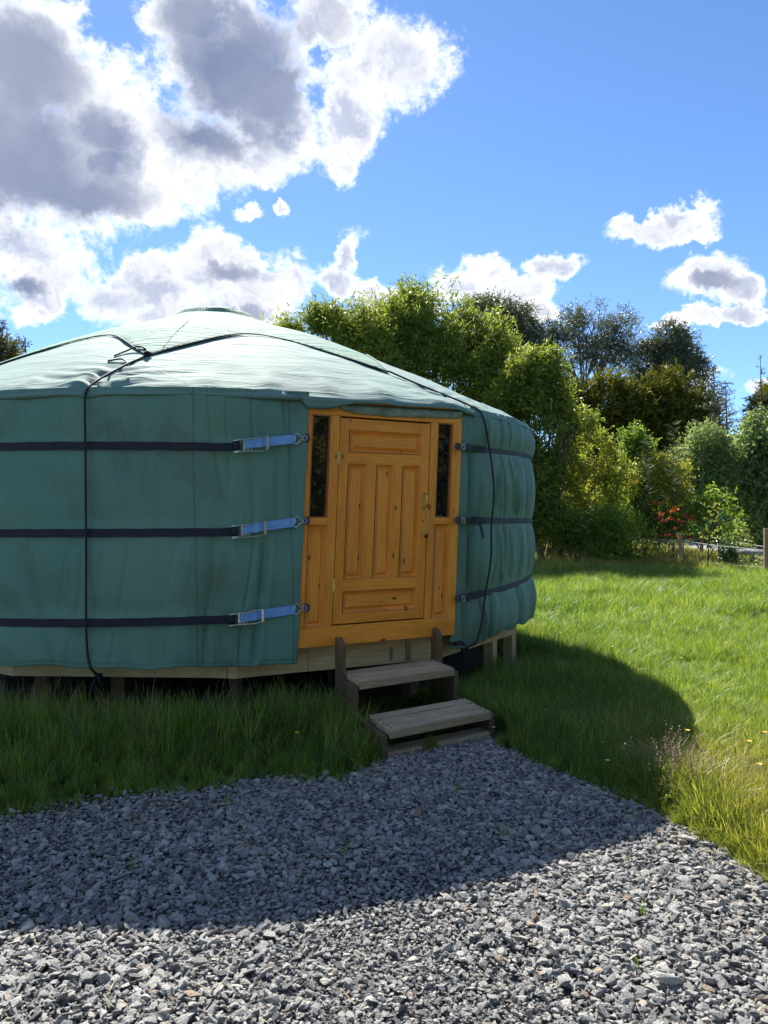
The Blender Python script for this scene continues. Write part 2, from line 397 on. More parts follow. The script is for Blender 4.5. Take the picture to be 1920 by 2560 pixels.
# gravel bed sheet with an irregular edge
m_, t, p, o = new_mat('gravel_bed'); pos = t.new('ShaderNodeNewGeometry').outputs['Position']
a_ = t.noise(pos, 60, 5, .7); t.set(p.inputs['Base Color'], t.ramp(a_, [(.3, (.05,.05,.05)), (.7, (.15,.15,.145))])); p.inputs['Roughness'].default_value = .95
t.set(p.inputs['Normal'], t.bump(a_, .9, .02)); M['bed'] = m_
gx = np.linspace(-9, 8, 120); top = gravel_edge(gx)+(n2(gx*2.5, 0, 0, 3, 3)-.5)*.36; rows = [np.full(120, -6.), np.full(120, 1.), top]
V = np.concatenate([np.stack([gx, r_, np.full(120, -.001)], 1) for r_ in rows]); k = np.arange(119)
F = np.concatenate([np.stack([k+120*r_, k+1+120*r_, k+1+120*(r_+1), k+120*(r_+1)], 1) for r_ in range(2)])
tag(mesh('gravel_drive', V, F, M['bed']), kind='structure')

# ------------------------------------------------------------------ scatter: points mesh + geometry nodes instancing unlinked sources
def scatter(name, P, rot, scl, vi, sources, label=None, mat_kind='stuff', sclv=None):
    src = bpy.data.collections.new(name+'_kinds')
    for s_ in sources: src.objects.link(s_)
    me = bpy.data.meshes.new(name); me.vertices.add(len(P)); me.vertices.foreach_set('co', np.asarray(P, np.float32).ravel()); me.update()
    for nm, typ, dat in (('rot', 'FLOAT_VECTOR', rot), ('scl', 'FLOAT_VECTOR', sclv if sclv is not None else np.repeat(np.asarray(scl)[:, None], 3, 1)), ('vi', 'INT', vi)):
        a = me.attributes.new(nm, typ, 'POINT'); a.data.foreach_set('vector' if typ == 'FLOAT_VECTOR' else 'value', np.asarray(dat, np.int32 if typ == 'INT' else np.float32).ravel())
    ob = bpy.data.objects.new(name, me); COL.objects.link(ob)
    gt = bpy.data.node_groups.new(name, 'GeometryNodeTree')
    gt.interface.new_socket('Geometry', in_out='INPUT', socket_type='NodeSocketGeometry'); gt.interface.new_socket('Geometry', in_out='OUTPUT', socket_type='NodeSocketGeometry')
    N = gt.nodes; L = gt.links; gi = N.new('NodeGroupInput'); go = N.new('NodeGroupOutput'); iop = N.new('GeometryNodeInstanceOnPoints'); ci = N.new('GeometryNodeCollectionInfo')
    ci.inputs['Collection'].default_value = src; ci.inputs['Separate Children'].default_value = True; ci.inputs['Reset Children'].default_value = True
    def na(nm, dt):
        n_ = N.new('GeometryNodeInputNamedAttribute'); n_.data_type = dt; n_.inputs['Name'].default_value = nm; return n_.outputs['Attribute']
    L.new(gi.outputs[0], iop.inputs['Points']); L.new(ci.outputs[0], iop.inputs['Instance']); iop.inputs['Pick Instance'].default_value = True
    L.new(na('vi', 'INT'), iop.inputs['Instance Index']); e2r = N.new('FunctionNodeEulerToRotation'); L.new(na('rot', 'FLOAT_VECTOR'), e2r.inputs[0]); L.new(e2r.outputs[0], iop.inputs['Rotation'])
    L.new(na('scl', 'FLOAT_VECTOR'), iop.inputs['Scale']); L.new(iop.outputs[0], go.inputs[0])
    md = ob.modifiers.new('scatter', 'NODES'); md.node_group = gt
    tag(ob, label, kind='stuff'); return ob
def unlinked(o):
    COL.objects.unlink(o); return o

# ------------------------------------------------------------------ gravel stones
m_, t, p, o = new_mat('slate_chippings'); rnd = t.new('ShaderNodeObjectInfo').outputs['Random']; pos = t.new('ShaderNodeTexCoord').outputs['Object']
c_ = t.ramp(rnd, [(0, (.12,.125,.13)), (.15, (.26,.265,.26)), (.45, (.43,.43,.40)), (.8, (.56,.555,.51)), (.93, (.70,.68,.61)), (.965, (.60,.47,.35)), (.98, (.34,.23,.15)), (1, (.50,.49,.45))])
sp_ = t.noise(t.vmath('ADD', pos, t.vmath('SCALE', (1, 1, 1), t.math('MULTIPLY', rnd, 40))), 7, 6, .7)
wpos = t.new('ShaderNodeNewGeometry').outputs['Position']; big_ = t.noise(wpos, .8, 3)
c_ = t.mix(t.math('MULTIPLY', t.smooth(sp_, .40, .62), .40), c_, (.10,.105,.11)); c_ = t.mix(t.math('MULTIPLY', t.smooth(sp_, .62, .74), .6), c_, (.55,.55,.53))
c_ = t.mix(t.math('MULTIPLY', t.smooth(big_, .35, .65), .2), c_, t.mix(1.0, c_, (.72,.74,.78), 'MULTIPLY')); c_ = t.mix(1.0, c_, (.93,.91,.87), 'MULTIPLY')
t.set(p.inputs['Base Color'], c_); p.inputs['Roughness'].default_value = .62; t.set(p.inputs['Normal'], t.bump(sp_, .6, .06)); M['stone'] = m_
stones = []
for k in range(18):
    bm = bmesh.new(); rr = random.Random(k)
    fl = rr.uniform(.20, .50); el_ = rr.uniform(.45, .95)
    for j in range(rr.randint(11, 17)):
        v = Vector((rr.gauss(0, 1), rr.gauss(0, 1), rr.gauss(0, 1))).normalized(); v = Vector([math.copysign(abs(c)**.7, c) for c in v])
        bm.verts.new((v.x*.5, v.y*.5*el_, v.z*.5*fl))
    res = bmesh.ops.convex_hull(bm, input=bm.verts)
    bmesh.ops.delete(bm, geom=[g for g in res['geom_interior'] if isinstance(g, bmesh.types.BMVert)], context='VERTS')
    bmesh.ops.bevel(bm, geom=list(bm.edges), offset=.035, segments=1, affect='EDGES', clamp_overlap=True)
    me = bpy.data.meshes.new('stone'); bm.to_mesh(me); bm.free(); me.materials.append(M['stone'])
    stones.append(bpy.data.objects.new('stone_kind_%02d' % k, me))
def stone_layer(n, smin, smax, z0, z1, xr=(-4.5, 4.2), yr=(.8, 6.2), edge=.0, pw=1.6):
    P = np.stack([rng.uniform(*xr, n), rng.uniform(*yr, n)], 1)
    keepp = rng.random(n) < np.clip(1.3-(P[:, 1]-3)*.04, 0, 1); P = P[keepp]
    e = gravel_edge(P[:, 0])+(n2(P[:, 0]*2.5, 0, 0, 3, 3)-.5)*.36+edge+(rng.random(len(P))**3)*.22
    P = P[(P[:, 1] < e) & ~((P[:, 0] < -2-.55*P[:, 1]) | (P[:, 0] > 2+.55*P[:, 1]))]
    n = len(P); s_ = smin+(smax-smin)*rng.random(n)**pw
    fine = n2(P[:, 0]*.9, P[:, 1]*.9, 0, 3, 31); s_ *= .86+.36*sstep(fine, .3, .68)
    return P, s_, rng.uniform(z0, z1, n)
LY = [stone_layer(140000, .009, .022, -.004, .006, pw=1), stone_layer(115000, .015, .034, .003, .012), stone_layer(34000, .024, .056, .008, .018, pw=2.0)]
P = np.concatenate([np.c_[a, z] for a, s_, z in LY]); S = np.concatenate([s_ for a, s_, z in LY]); n = len(P)
P[:, 2] += (n2(P[:, 0]*1.7, P[:, 1]*1.7, 0, 3, 11)-.5)*.035
rot = np.stack([rng.normal(0, .36, n), rng.normal(0, .36, n), rng.uniform(0, 6.28, n)], 1)
flip_ = rng.random(n) < .10; rot[flip_, 0] += rng.uniform(.5, 1.5, flip_.sum())
scatter('gravel', P, rot, S, rng.integers(0, 18, n), stones)
# a few single slabs that stick out of the gravel
def slab(x, y, sx, sy, sz, rz, tilt, label):
    ob = bpy.data.objects.new('slate_slab', stones[random.randrange(18)].data.copy()); COL.objects.link(ob)
    ob.location = (x, y, .035); ob.scale = (sx, sy, sz); ob.rotation_euler = (tilt, .1, rz); tag(ob, label, 'stone')
slab(1.02, 2.80, .135, .06, .09, -.15, .35, 'largest dark slate slab lying tilted in the sunlit gravel near the bottom edge of the picture')
slab(-.08, 3.24, .05, .05, .09, .6, 1.2, 'small brown upright chip standing on the edge of the yurt shadow')
slab(1.58, 4.02, .12, .06, .05, -.5, .1, 'long flat grey stone by the golden grass at the right edge of the gravel')

# ------------------------------------------------------------------ grass
def blade_mesh(name, nb, spread, lean, wid, seed, mats, hmin=.5, seedhead=False):
    r = np.random.default_rng(seed); V = []; F = []; T = []; MI = []
    for b in range(nb):
        a = r.uniform(0, 6.28); rad = spread*math.sqrt(r.random()); base = np.array([rad*math.cos(a), rad*math.sin(a), 0]); h = r.uniform(hmin, 1.0)
        la = r.uniform(0, 6.28); ln = lean*r.random()*h*1.2; side = np.array([math.cos(la+1.57+r.normal(0, .5)), math.sin(la+1.57), 0]); wv_ = wid*r.uniform(.6, 1.2)
        o = len(V); tint = r.random(); 
        for i, tt in enumerate((0, .35, .7, 1.0)):
            c = base+np.array([math.cos(la)*ln*tt**2, math.sin(la)*ln*tt**2, h*(tt-.18*lean*tt**3)]); ww = wv_*(1, .95, .6, .08)[i]
            V += [c-side*ww/2, c+side*ww/2]
        for i in range(3): F.append((o+2*i, o+2*i+1, o+2*i+3, o+2*i+2)); T.append(tint); MI.append(0)
        if seedhead and b % 2 == 0:
            tip = V[-1]
            for q in range(9):
                z_ = .0+.022*q; aa = r.uniform(0, 6.28); c = np.array(tip)+np.array([0, 0, .02-z_*1.0]); dd = np.array([math.cos(aa)*.032, math.sin(aa)*.032, .022])*r.uniform(.4, 1.1)
                sd_ = np.cross(dd, [0, 0, 1.]); sd_ = sd_/np.linalg.norm(sd_)*.006; o = len(V)
                V += [c, c+dd*.6+sd_, c+dd, c+dd*.6-sd_]; F.append((o, o+1, o+2, o+3)); T.append(r.random()); MI.append(1)
    return unlinked(mesh(name, np.array(V), np.array(F), mats, attrs={'tint': ('FLOAT', 'FACE', T)}, midx=MI))
def grass_mat(name, dryness=0.0):
    m_, t, p, o = new_mat(name); ti = t.attr('tint', 'Fac'); rnd = t.new('ShaderNodeObjectInfo').outputs['Random']; pos = t.new('ShaderNodeNewGeometry').outputs['Position']
    big = t.noise(pos, .55, 4, .6)
    v = t.math('ADD', t.math('MULTIPLY', ti, .45), t.math('ADD', t.math('MULTIPLY', rnd, .35), t.math('MULTIPLY', big, .42)))
    green = t.ramp(v, [(.20, (.030,.072,.028)), (.42, (.085,.175,.042)), (.62, (.19,.30,.042)), (.82, (.31,.43,.045)), (.95, (.48,.46,.18))])
    # sward turns golden and dry beside the drive on the right and along the fence
    s_ = t.new('ShaderNodeSeparateXYZ'); t.set(s_.inputs[0], pos)
    nearx = t.math('SUBTRACT', s_.outputs[0], t.math('MULTIPLY', t.math('SUBTRACT', 6.3, s_.outputs[1]), -.0))
    g1 = t.math('MULTIPLY', t.smooth(t.math('ADD', s_.outputs[1], t.math('MULTIPLY', t.math('SUBTRACT', big, .5), 3.0)), 7.0, 4.6), t.math('MULTIPLY', t.smooth(nearx, 1.3, 2.1), .8))
    g2 = t.math('MULTIPLY', t.smooth(t.math('ADD', s_.outputs[1], t.math('MULTIPLY', big, 4)), 22.5, 27), .75)
    dry = t.ramp(v, [(.2, (.12,.16,.025)), (.45, (.22,.25,.035)), (.7, (.36,.31,.07)), (.95, (.5,.41,.19))])
    c = t.mix(t.math('MAXIMUM', g1, g2), green, dry)
    g3 = t.math('MULTIPLY', t.smooth(s_.outputs[0], .95, .6), t.smooth(s_.outputs[1], 9, 6))
    c = t.mix(t.math('MULTIPLY', g3, .35), c, t.mix(1.0, c, (.9,1.0,.9), 'MULTIPLY'))
    t.set(p.inputs['Base Color'], c); p.inputs['Roughness'].default_value = .42; p.inputs['Specular IOR Level'].default_value = .45
    tr = t.new('ShaderNodeBsdfTranslucent'); t.set(tr.inputs[0], t.mix(1.0, c, (1.2,1.15,.6), 'MULTIPLY')); mx = t.new('ShaderNodeMixShader'); mx.inputs[0].default_value = .55
    t.l.new(p.outputs[0], mx.inputs[1]); t.l.new(tr.outputs[0], mx.inputs[2]); t.l.new(mx.outputs[0], o.inputs[0]); return m_
M['grass'] = grass_mat('meadow_grass'); M['seed'] = plain('grass_seed_heads', (.24,.17,.11), .8, var=.35)
M['straw'] = plain('dry_stalk', (.30,.24,.11), .7, var=.3)
tufts = [blade_mesh('tuft_kind_%02d' % k, 18, .16, [.35, .6, .9, 1.2, .5, .8][k % 6], .020, 40+k, [M['grass'], M['seed']], hmin=.45) for k in range(9)]
tufts += [blade_mesh('tuft_kind_1%d' % k, 4, .12, .35, .009, 70+k, [M['straw'], M['seed']], hmin=.75, seedhead=True) for k in range(3)]
CY = np.array([-1.96, 9.91])
def scatter_grass(name, n, xr, yr, hfun, extra=None, seedp=.02, wide=1.0):
    P = np.stack([rng.uniform(*xr, n), rng.uniform(*yr, n)], 1)
    m_ = P[:, 1] > gravel_edge(P[:, 0])+(n2(P[:, 0]*2.5, 0, 0, 3, 3)-.5)*.36+.02
    m_ &= (P[:, 0] > -1.2-.60*P[:, 1]) & (P[:, 0] < 1.2+.60*P[:, 1])
    rr_ = np.hypot(*(P-CY).T); m_ &= ~((rr_ < 3.45)) & ~((rr_ < 3.75) & (rng.random(n) < .6))
    m_ &= ~((P[:, 1] > 31) & (P[:, 0] > np.interp(P[:, 1], [30.5, 33.5, 37, 46], [17, 15.2, 14, 12.8])) & (P[:, 0] < np.interp(P[:, 1], [33, 34.8, 37, 46], [25, 20, 17.2, 15])))
    Q = P-np.array([-.015, 6.77]); lat = Q@np.array([.824, .566]); dep = Q@np.array([.454, -.891]); m_ &= ~((abs(lat) < .47) & (dep > -.3) & (dep < 1.22))
    if extra is not None: m_ &= extra(P)
    P = P[m_]; n = len(P); h = hfun(P)*rng.uniform(.65, 1.25, n)*(1-.62*np.exp(-((np.hypot(*(P-CY).T)-3.45)/.28)**2)); z = gz(P[:, 0], P[:, 1])-.01
    rot = np.stack([rng.normal(0, .22, n), rng.normal(0, .22, n), rng.uniform(0, 6.28, n)], 1)
    # blades at the edge of the gravel lean out over it
    ed = np.clip(1-(P[:, 1]-gravel_edge(P[:, 0]))/.5, 0, 1); rot[:, 0] += 0; rot[:, 2] = np.where(rng.random(n) < ed*.5, rng.normal(0, .5, n), rot[:, 2]); rot[:, 0] += ed*.45
    vi = rng.integers(0, 9, n); sm = rng.random(n) < seedp; vi[sm] = 9+rng.integers(0, 3, sm.sum())
    hz = h*np.where(sm, 1.35, 1); hx = np.minimum(h, .34)*wide
    scatter(name, np.c_[P, z], rot, h, vi, tufts, sclv=np.stack([hx, hx, hz], 1))
def h_left(P):
    e = P[:, 1]-gravel_edge(P[:, 0]); return (.10+.22*sstep(e, .1, 1.3))*(.6+.9*n2(P[:, 0]*1.4, P[:, 1]*1.4, 0, 3, 21))
def h_shade(P):
    e = P[:, 1]-gravel_edge(P[:, 0]); return (.10+.13*sstep(e, 0, .8))*(.6+.9*n2(P[:, 0]*1.2, P[:, 1]*1.2, 0, 3, 22))
def h_lawn(P): return (.14+.15*sstep(P[:, 1], 6, 16))*(.35+1.5*n2(P[:, 0]*1.3, P[:, 1]*1.3, 0, 4, 23))
scatter_grass('grass', 21000, (-6.5, .5), (3.3, 9), h_left, seedp=.10)
scatter_grass('grass', 30000, (.3, 3.0), (3.2, 11), h_shade, seedp=.03)
scatter_grass('grass', 36000, (3.0, 8.5), (3.0, 12), h_lawn, seedp=.012)
scatter_grass('grass', 40000, (1.2, 17), (10.5, 25), h_lawn, seedp=.02, wide=1.15)
scatter_grass('grass', 18000, (-22, 24), (24, 36), lambda P: (.34+.28*n2(P[:, 0]*.5, P[:, 1]*.5, 0, 3, 24))*(1-.6*sstep(P[:, 0], 11, 14)*sstep(P[:, 1], 26, 29)), extra=lambda P: (P[:, 0] > 3) | (P[:, 0] < -4), seedp=.10, wide=1.7)
scatter_grass('grass', 5000, (-40, 40), (36, 60), lambda P: .5+.3*n2(P[:, 0]*.5, P[:, 1]*.5, 0, 3, 24), wide=3)
# clumps of taller blades along the yurt and the steps
def clumps(name, n, cs, hh):
    C_ = np.array(cs); k = rng.integers(0, len(C_), n); P = C_[k, :2]+rng.normal(0, 1, (n, 2))*C_[k, 2:3]; h = hh*C_[k, 3]*rng.uniform(.6, 1.15, n)
    keep = P[:, 1] > gravel_edge(P[:, 0])+.02; P, h = P[keep], h[keep]; n = len(P)
    rot = np.stack([rng.normal(0, .2, n), rng.normal(0, .2, n), rng.uniform(0, 6.28, n)], 1)
    vi = rng.choice([0, 1, 2, 4, 9, 10, 11], n, p=[.22, .22, .2, .2, .06, .05, .05]); hx = np.minimum(h, .30)
    scatter(name, np.c_[P, gz(P[:, 0], P[:, 1])-.01], rot, h, vi, tufts, sclv=np.stack([hx, hx, h], 1))
clumps('grass', 520, [(-1.15,5.75,.16,1.1), (-.75,5.85,.13,1.15), (-.5,5.9,.1,1.0), (-1.9,5.75,.22,1.0), (-2.7,5.8,.25,1.1), (-.33,5.75,.10,.8), (-.25,5.35,.14,.6), (1.05,7.3,.15,.8), (1.45,8.2,.2,.7), (.95,6.5,.15,.5), (2.1,8.4,.12,1.0), (1.8,9.0,.12,1.0), (.35,5.65,.03,.3)], .44)
# dry seeding grass clump where lawn, drive and shadow meet
tall = [blade_mesh('dock_kind_%d' % k, 10, .10, .75, .010, 90+k, [M['straw'], M['seed']], hmin=.6, seedhead=True) for k in range(3)]
cl_ = np.array([(1.80+rng.normal(0, .10), 4.78+rng.normal(0, .14)) for _ in range(26)])
scatter('seeding_grass', np.c_[cl_, np.zeros(26)], np.stack([rng.normal(0, .2, 26), rng.normal(-.25, .2, 26), rng.uniform(0, 6.28, 26)], 1), rng.uniform(.3, .50, 26), rng.integers(0, 3, 26), tall)
# small wild flowers
M['yellow'] = plain('buttercup_petal', (.85,.50,.01), .4); M['whitep'] = plain('daisy_petal', (.8,.8,.76), .6); M['stemg'] = plain('flower_stem', (.10,.17,.03), .6)
def flower(loc, col, h, label, cat, group, npet=5, pr=.011):
    r_ = empty('buttercup' if col == 'yellow' else 'daisy', loc, label, cat, group)
    mb = MB(); b = np.array(loc, float); top_ = b+np.array([.015, -.01, h]); mb.tube([b, (b+top_)/2+[.006, 0, 0], top_], .0016, 4); mb.build('stem', M['stemg'], r_)
    V = []; F = []
    for k in range(npet):
        a = 6.283*k/npet; dd = np.array([math.cos(a), math.sin(a), .35]); sd_ = np.array([-math.sin(a), math.cos(a), 0]); o = len(V)
        V += [top_, top_+dd*pr*.7+sd_*pr*.5, top_+dd*pr*1.3, top_+dd*pr*.7-sd_*pr*.5]; F.append((o, o+1, o+2, o+3))
    mesh('petals', np.array(V), np.array(F), M[col], r_)
    if col == 'whitep': 
        mb = MB(); mb.tube([top_, top_+[0, 0, .005]], .006, 8); mb.build('flower_eye', M['yellow'], r_)
    return r_
f1 = flower((2.35, 5.05, gz(2.35, 5.05)), 'yellow', .24, 'small yellow buttercup among the grass of the sunny lawn', 'flower', 'buttercups in the lawn on the right', pr=.016)
for x, y in [(2.42,4.85),(2.55,4.42),(2.9,5.6),(2.05,5.3),(3.3,6.4),(3.0,7.9),(2.5,8.6),(2.2,9.8),(3.9,8.9),(3.55,7.2),(2.75,4.1),(2.2,4.6),(2.55,5.25)]:
    c = copy_thing(f1, (x, y, float(gz(x, y)))); c['label'] = 'small yellow buttercup among the grass of the sunny lawn'
flower((-.62, 5.42, 0), 'yellow', .19, 'single pale yellow buttercup in the shaded grass left of the steps', 'flower', None, pr=.016)
d1 = flower((.83, 6.0, 0), 'whitep', .07, 'tiny white daisy in the shaded grass right of the steps', 'flower', 'daisies in the shaded grass by the steps', 9, .012)
for x, y in [(1.5,5.4),(1.62,5.2),(1.42,5.0),(1.3,6.3),(1.42,5.9),(1.75,5.0),(1.2,7.1)]: copy_thing(d1, (x, y, .06))

# stray weeds and dry litter in the drive
wd = np.array([(.62,4.05),(.58,4.0),(.66,4.1),(-1.72,3.12),(-1.66,3.06),(-1.62,3.15),(-.2,3.9),(1.1,3.3),(-.9,4.5),(.95,2.9),(1.35,4.3),(.45,4.75),(-1.2,3.7)])
scatter('weeds', np.c_[wd, np.full(len(wd), .01)], rng.normal(0, .4, (len(wd), 3)), rng.uniform(.06, .13, len(wd)), rng.integers(0, 9, len(wd)), tufts)
V = []; F = []; T = []
for k in range(420):
    x = rng.uniform(-2.6, 2.2); e_ = float(gravel_edge(x)); y = e_-abs(rng.normal(0, .45)) if k < 300 else rng.uniform(2.4, e_)
    a = rng.uniform(0, 6.28); l_ = rng.uniform(.03, .11); d_ = np.array([math.cos(a)*l_, math.sin(a)*l_, rng.normal(0, .008)]); s_ = np.array([-math.sin(a), math.cos(a), .3])*.0022; c = np.array([x, y, .030+rng.uniform(0, .012)]); o = len(V); V += [c-s_, c+s_, c+d_+s_*.4, c+d_-s_*.4]; F.append((o, o+1, o+2, o+3))
tag(mesh('dry_litter', np.array(V), np.array(F), M['straw']), kind='stuff')
# ------------------------------------------------------------------ yurt
YC = np.array([-1.96, 9.91]); RC = 3.77
def pol(th, r, z): th = np.radians(th); return np.stack([YC[0]+r*np.sin(th), YC[1]-r*np.cos(th), z+0*th], -1)
def pl1(th, r, z): return np.array([YC[0]+r*math.sin(R(th)), YC[1]-r*math.cos(R(th)), z])
TH_L, TH_R = 20.15, 43.7                     # canvas edges either side of the door
def strap_z(k, th):
    th = np.where(np.asarray(th, float) > 180, np.asarray(th, float)-360, th)
    xs = [-180, -60, -18, 11, 20.3, 43.5, 52, 74, 120, 180]
    ys = [[2.30,2.27,2.264,2.250,2.335,2.335,2.345,2.375,2.31,2.30], [1.60,1.57,1.56,1.572,1.658,1.660,1.655,1.645,1.60,1.60], [.92,.86,.836,.876,.945,.945,.955,1.015,.95,.92]][k]
    return np.interp(th, xs, ys)
def wall_r(th, z):
    """radius of the wall cloth; th in degrees (-180..180)"""
    th = np.asarray(th, float); z = np.asarray(z, float)
    right = sstep(th, 43.5, 50)*(1-sstep(th, 120, 160)); amp = .012+.036*right
    lv = [np.full(th.shape, .50), strap_z(2, th), strap_z(1, th), strap_z(0, th), np.full(th.shape, 2.72)]
    r = np.full(th.shape, RC)
    for a, b in zip(lv[:-1], lv[1:]):
        t_ = np.clip((z-a)/(b-a), 0, 1); r = r+np.where((z >= a) & (z < b), amp*np.sin(np.pi*t_)**.85, 0)
    bot = np.clip((lv[1]-z)/.35, 0, 1); r = r+bot*(.010+.006*right)
    near = np.zeros(th.shape)
    for k in range(3): near = np.maximum(near, np.exp(-((z-strap_z(k, th))/.16)**2))
    away = 1-.92*np.maximum.reduce([np.exp(-((z-strap_z(k, th))/.060)**2) for k in range(3)])
    s = np.radians(th)*RC
    # vertical gathers: fine near the straps, wide between them
    g1 = (n2(s*np.where(th > 30, 4.2, 7)+.3*z, z*.35, 1, 3, 2)-.5); g2 = (n2(s*9, z*1.6, 4, 2, 3)-.5)
    lefta = .35+.65*sstep(th, 2, 18)*(th < 30)
    r = r+away*(g1*(.022*lefta*(th < 30)+.040*right)+g2*near*(.014*(th < 30)+.020*right))
    rg1 = np.abs(n2(s*4.2+.25*np.sin(z*3), z*.30, 21, 2, 61)-.5); rg2 = np.abs(n2(s*6, z*.7+.2*np.sin(s*3), 23, 2, 62)-.5)
    r = r+away*right*((.06-rg1)*.45*(rg1 < .06)*-1+(.05-rg2)*.16*(rg2 < .05)*-(.15+.85*near))
    r = r-away*lefta*(th < 30)*(np.clip(.045-rg1, 0, 1)*.42+np.clip(.04-rg2, 0, 1)*.28*near)
    # broad diagonal drags across the big left panels
    r = r+away*(n2(s*1.1+z*1.3, z*1.6-s*.5, 9, 3, 8)-.5)*.095*(th < 30)
    r = r+away*(np.abs(n2(s*1.8+z*2.2, z*.8-s*.3, 14, 2, 18)-.5)*-.05)*(th < 30)
    for t0, wd, dp, z0, z1, ln in ((15.2,.55,.05,.88,1.62,.9),(14.3,.5,.035,.50,.86,.5),(17.0,.5,.02,1.6,2.3,0),(3.5,.9,.012,.5,.9,.0),(47.0,.5,.10,.98,1.62,.4),(47.2,.45,.08,1.70,2.32,.2),(45.6,.5,.04,.5,.95,0),
                                   (52.0,.55,.04,.5,.96,1.5),(55.3,.5,.05,1.0,1.64,-.5),(49.5,.4,.04,.5,.95,-.8),(58.8,.6,.03,1.05,1.6,.5),(63,.8,.03,.5,1.0,1.0),(50.5,.5,.035,2.38,2.64,1.0),(54,.6,.03,1.7,2.2,2),(61,.8,.03,1.7,2.1,-1),(8.5,.4,.012,.5,.9,0)):
        tt = np.clip((z-z0)/(z1-z0), 0, 1); m_ = ((z > z0) & (z < z1))*np.sin(np.pi*tt)**.5
        c0 = t0+ln*(tt-.5); r = r-dp*m_*np.exp(-((th-c0)/wd)**2)+dp*.5*m_*np.exp(-((th-c0-1.3*wd)/wd)**2)
    return r
yurt = empty('yurt', (YC[0], YC[1], .61), 'round green canvas yurt with an orange pine door, standing on a low timber deck', 'yurt')
cols = np.concatenate([np.arange(TH_R, 96, .13), np.arange(96, 320, 2.0), np.arange(320, 360+TH_L+.001, .13)]); cols[-1] = 360+TH_L
rows = np.linspace(0, 1, 175)
TH, T_ = np.meshgrid(cols, rows); zb = .50+(n2(np.radians(TH)*RC*3, 0*TH, 2, 3, 6)-.5)*.045-.006*np.sin(np.radians(TH)*40)+.06*sstep(np.where(TH < 180, TH, 0), 46, 60)-.03*(TH < 180)*np.abs(np.sin(np.radians(TH)*17+1.2*np.sin(TH*.2)))
zb = np.where(TH > 180, zb, zb-.0)
Zw = zb+(2.725-zb)*T_
shr = .045*(Zw-1.65)/RC*57.3
TW = np.where(TH > 180, TH-360, TH); TW = TW+shr*np.where(TH > 180, np.clip((TW+10)/30, 0, 1), np.clip((70-TW)/26, 0, 1))
RW = wall_r(TW, Zw)
# free edges beside the door bend in towards the frame
edge = np.where(TH > 180, np.exp(-(TH_L-(TH-360))/1.2), np.exp(-(TH-TH_R)/1.2)); RW = RW*(1-edge)+(RC+.012)*edge+.012*edge*np.sin(Zw*9)
V = pol(TW, RW, Zw).reshape(-1, 3); nc = len(cols)
i = (np.arange(len(rows)-1)[:, None]*nc+np.arange(nc-1)[None, :]).ravel(); F = np.stack([i, i+1, i+nc+1, i+nc], 1)
seam = np.zeros(TW.shape)
for s0 in (7.0, 18.6, -24, 62.5): seam = np.maximum(seam, np.exp(-((TW-s0-.25*np.sin(Zw*2))/.07)**2)*.8)
seam = np.maximum(seam, np.exp(-((Zw-zb-.035)/.006)**2)*.6)
wr = 0*TW+.04
RW = RW+.062*np.where(TH < 180, np.exp(-((TH-TH_R)/4.5)**2), 0)
wall = mesh('wall_canvas', V, F, M['canvas'], yurt, smooth=True, attrs={'cl': ('FLOAT_VECTOR', 'POINT', np.stack([np.radians(TW)*RC, Zw, 0*Zw], -1)), 'seam': ('FLOAT', 'POINT', seam), 'wr': ('FLOAT', 'POINT', wr)})
so = wall.modifiers.new('thick', 'SOLIDIFY'); so.thickness = .003; so.offset = -1

def zr(r): 
    t_ = np.clip((r-.46)/(3.77-.46), 0, 1); return 2.71+1.46*(1-t_)+.09*np.sin(np.pi*t_)+np.where(r < .46, .05*(1-(r/.46)**2), 0)
def roofp(th, r, z):
    k = np.clip(1-r/RC, 0, 1); p = pol(th, r, z); p[..., 0] -= .22*k; return p
prof = [(r, None) for r in np.concatenate([np.linspace(.03, .5, 8), np.linspace(.6, 3.5, 105)])]+[(3.56,2.825),(3.62,2.792),(3.67,2.764),(3.715,2.735),(3.752,2.712),(3.78,2.690),(3.797,2.668)]+[(3.800-.003*k, -k) for k in range(1, 7)]
cols = np.concatenate([np.arange(-62, 104, .22), np.arange(104, 298, 2.0), [298.]]); nc = len(cols); nr = len(prof)
Rr = np.zeros((nr, nc)); Zr = np.zeros((nr, nc)); th = cols; 
dz = np.interp(th, [-62, 19.8, 20.6, 21.5, 24, 27, 31, 34, 37, 40, 43, 44.2, 45, 300], [2.652, 2.652, 2.585, 2.592, 2.605, 2.655, 2.668, 2.655, 2.672, 2.690, 2.700, 2.66, 2.652, 2.652])
dz = dz+(n2(np.radians(th)*14, 0*th, 0, 2, 4)-.5)*.012; dfac = sstep(th, 20, 22)*(1-sstep(th, 42.5, 45))
for j, (r, z) in enumerate(prof):
    if z is None: Rr[j] = r; Zr[j] = zr(np.array(r))
    elif z > 0: Rr[j] = r; Zr[j] = z
    else:
        f_ = -z/6; Rr[j] = r+.012*dfac*f_*np.sin(np.radians(th)*60); Zr[j] = 2.668+(dz-2.668)*f_
ss = np.radians(th)[None, :]*Rr
env = sstep(Rr, .8, 1.6)*(1-sstep(Rr, 3.76, 3.80)); TH2 = np.broadcast_to(th, Rr.shape)
Zr = Zr+env*((n2(ss*.8, Rr*1.0, 3, 3, 9)-.5)*.06+(n2(ss*1.3, Rr*9, 5, 3, 10)-.5)*.008)
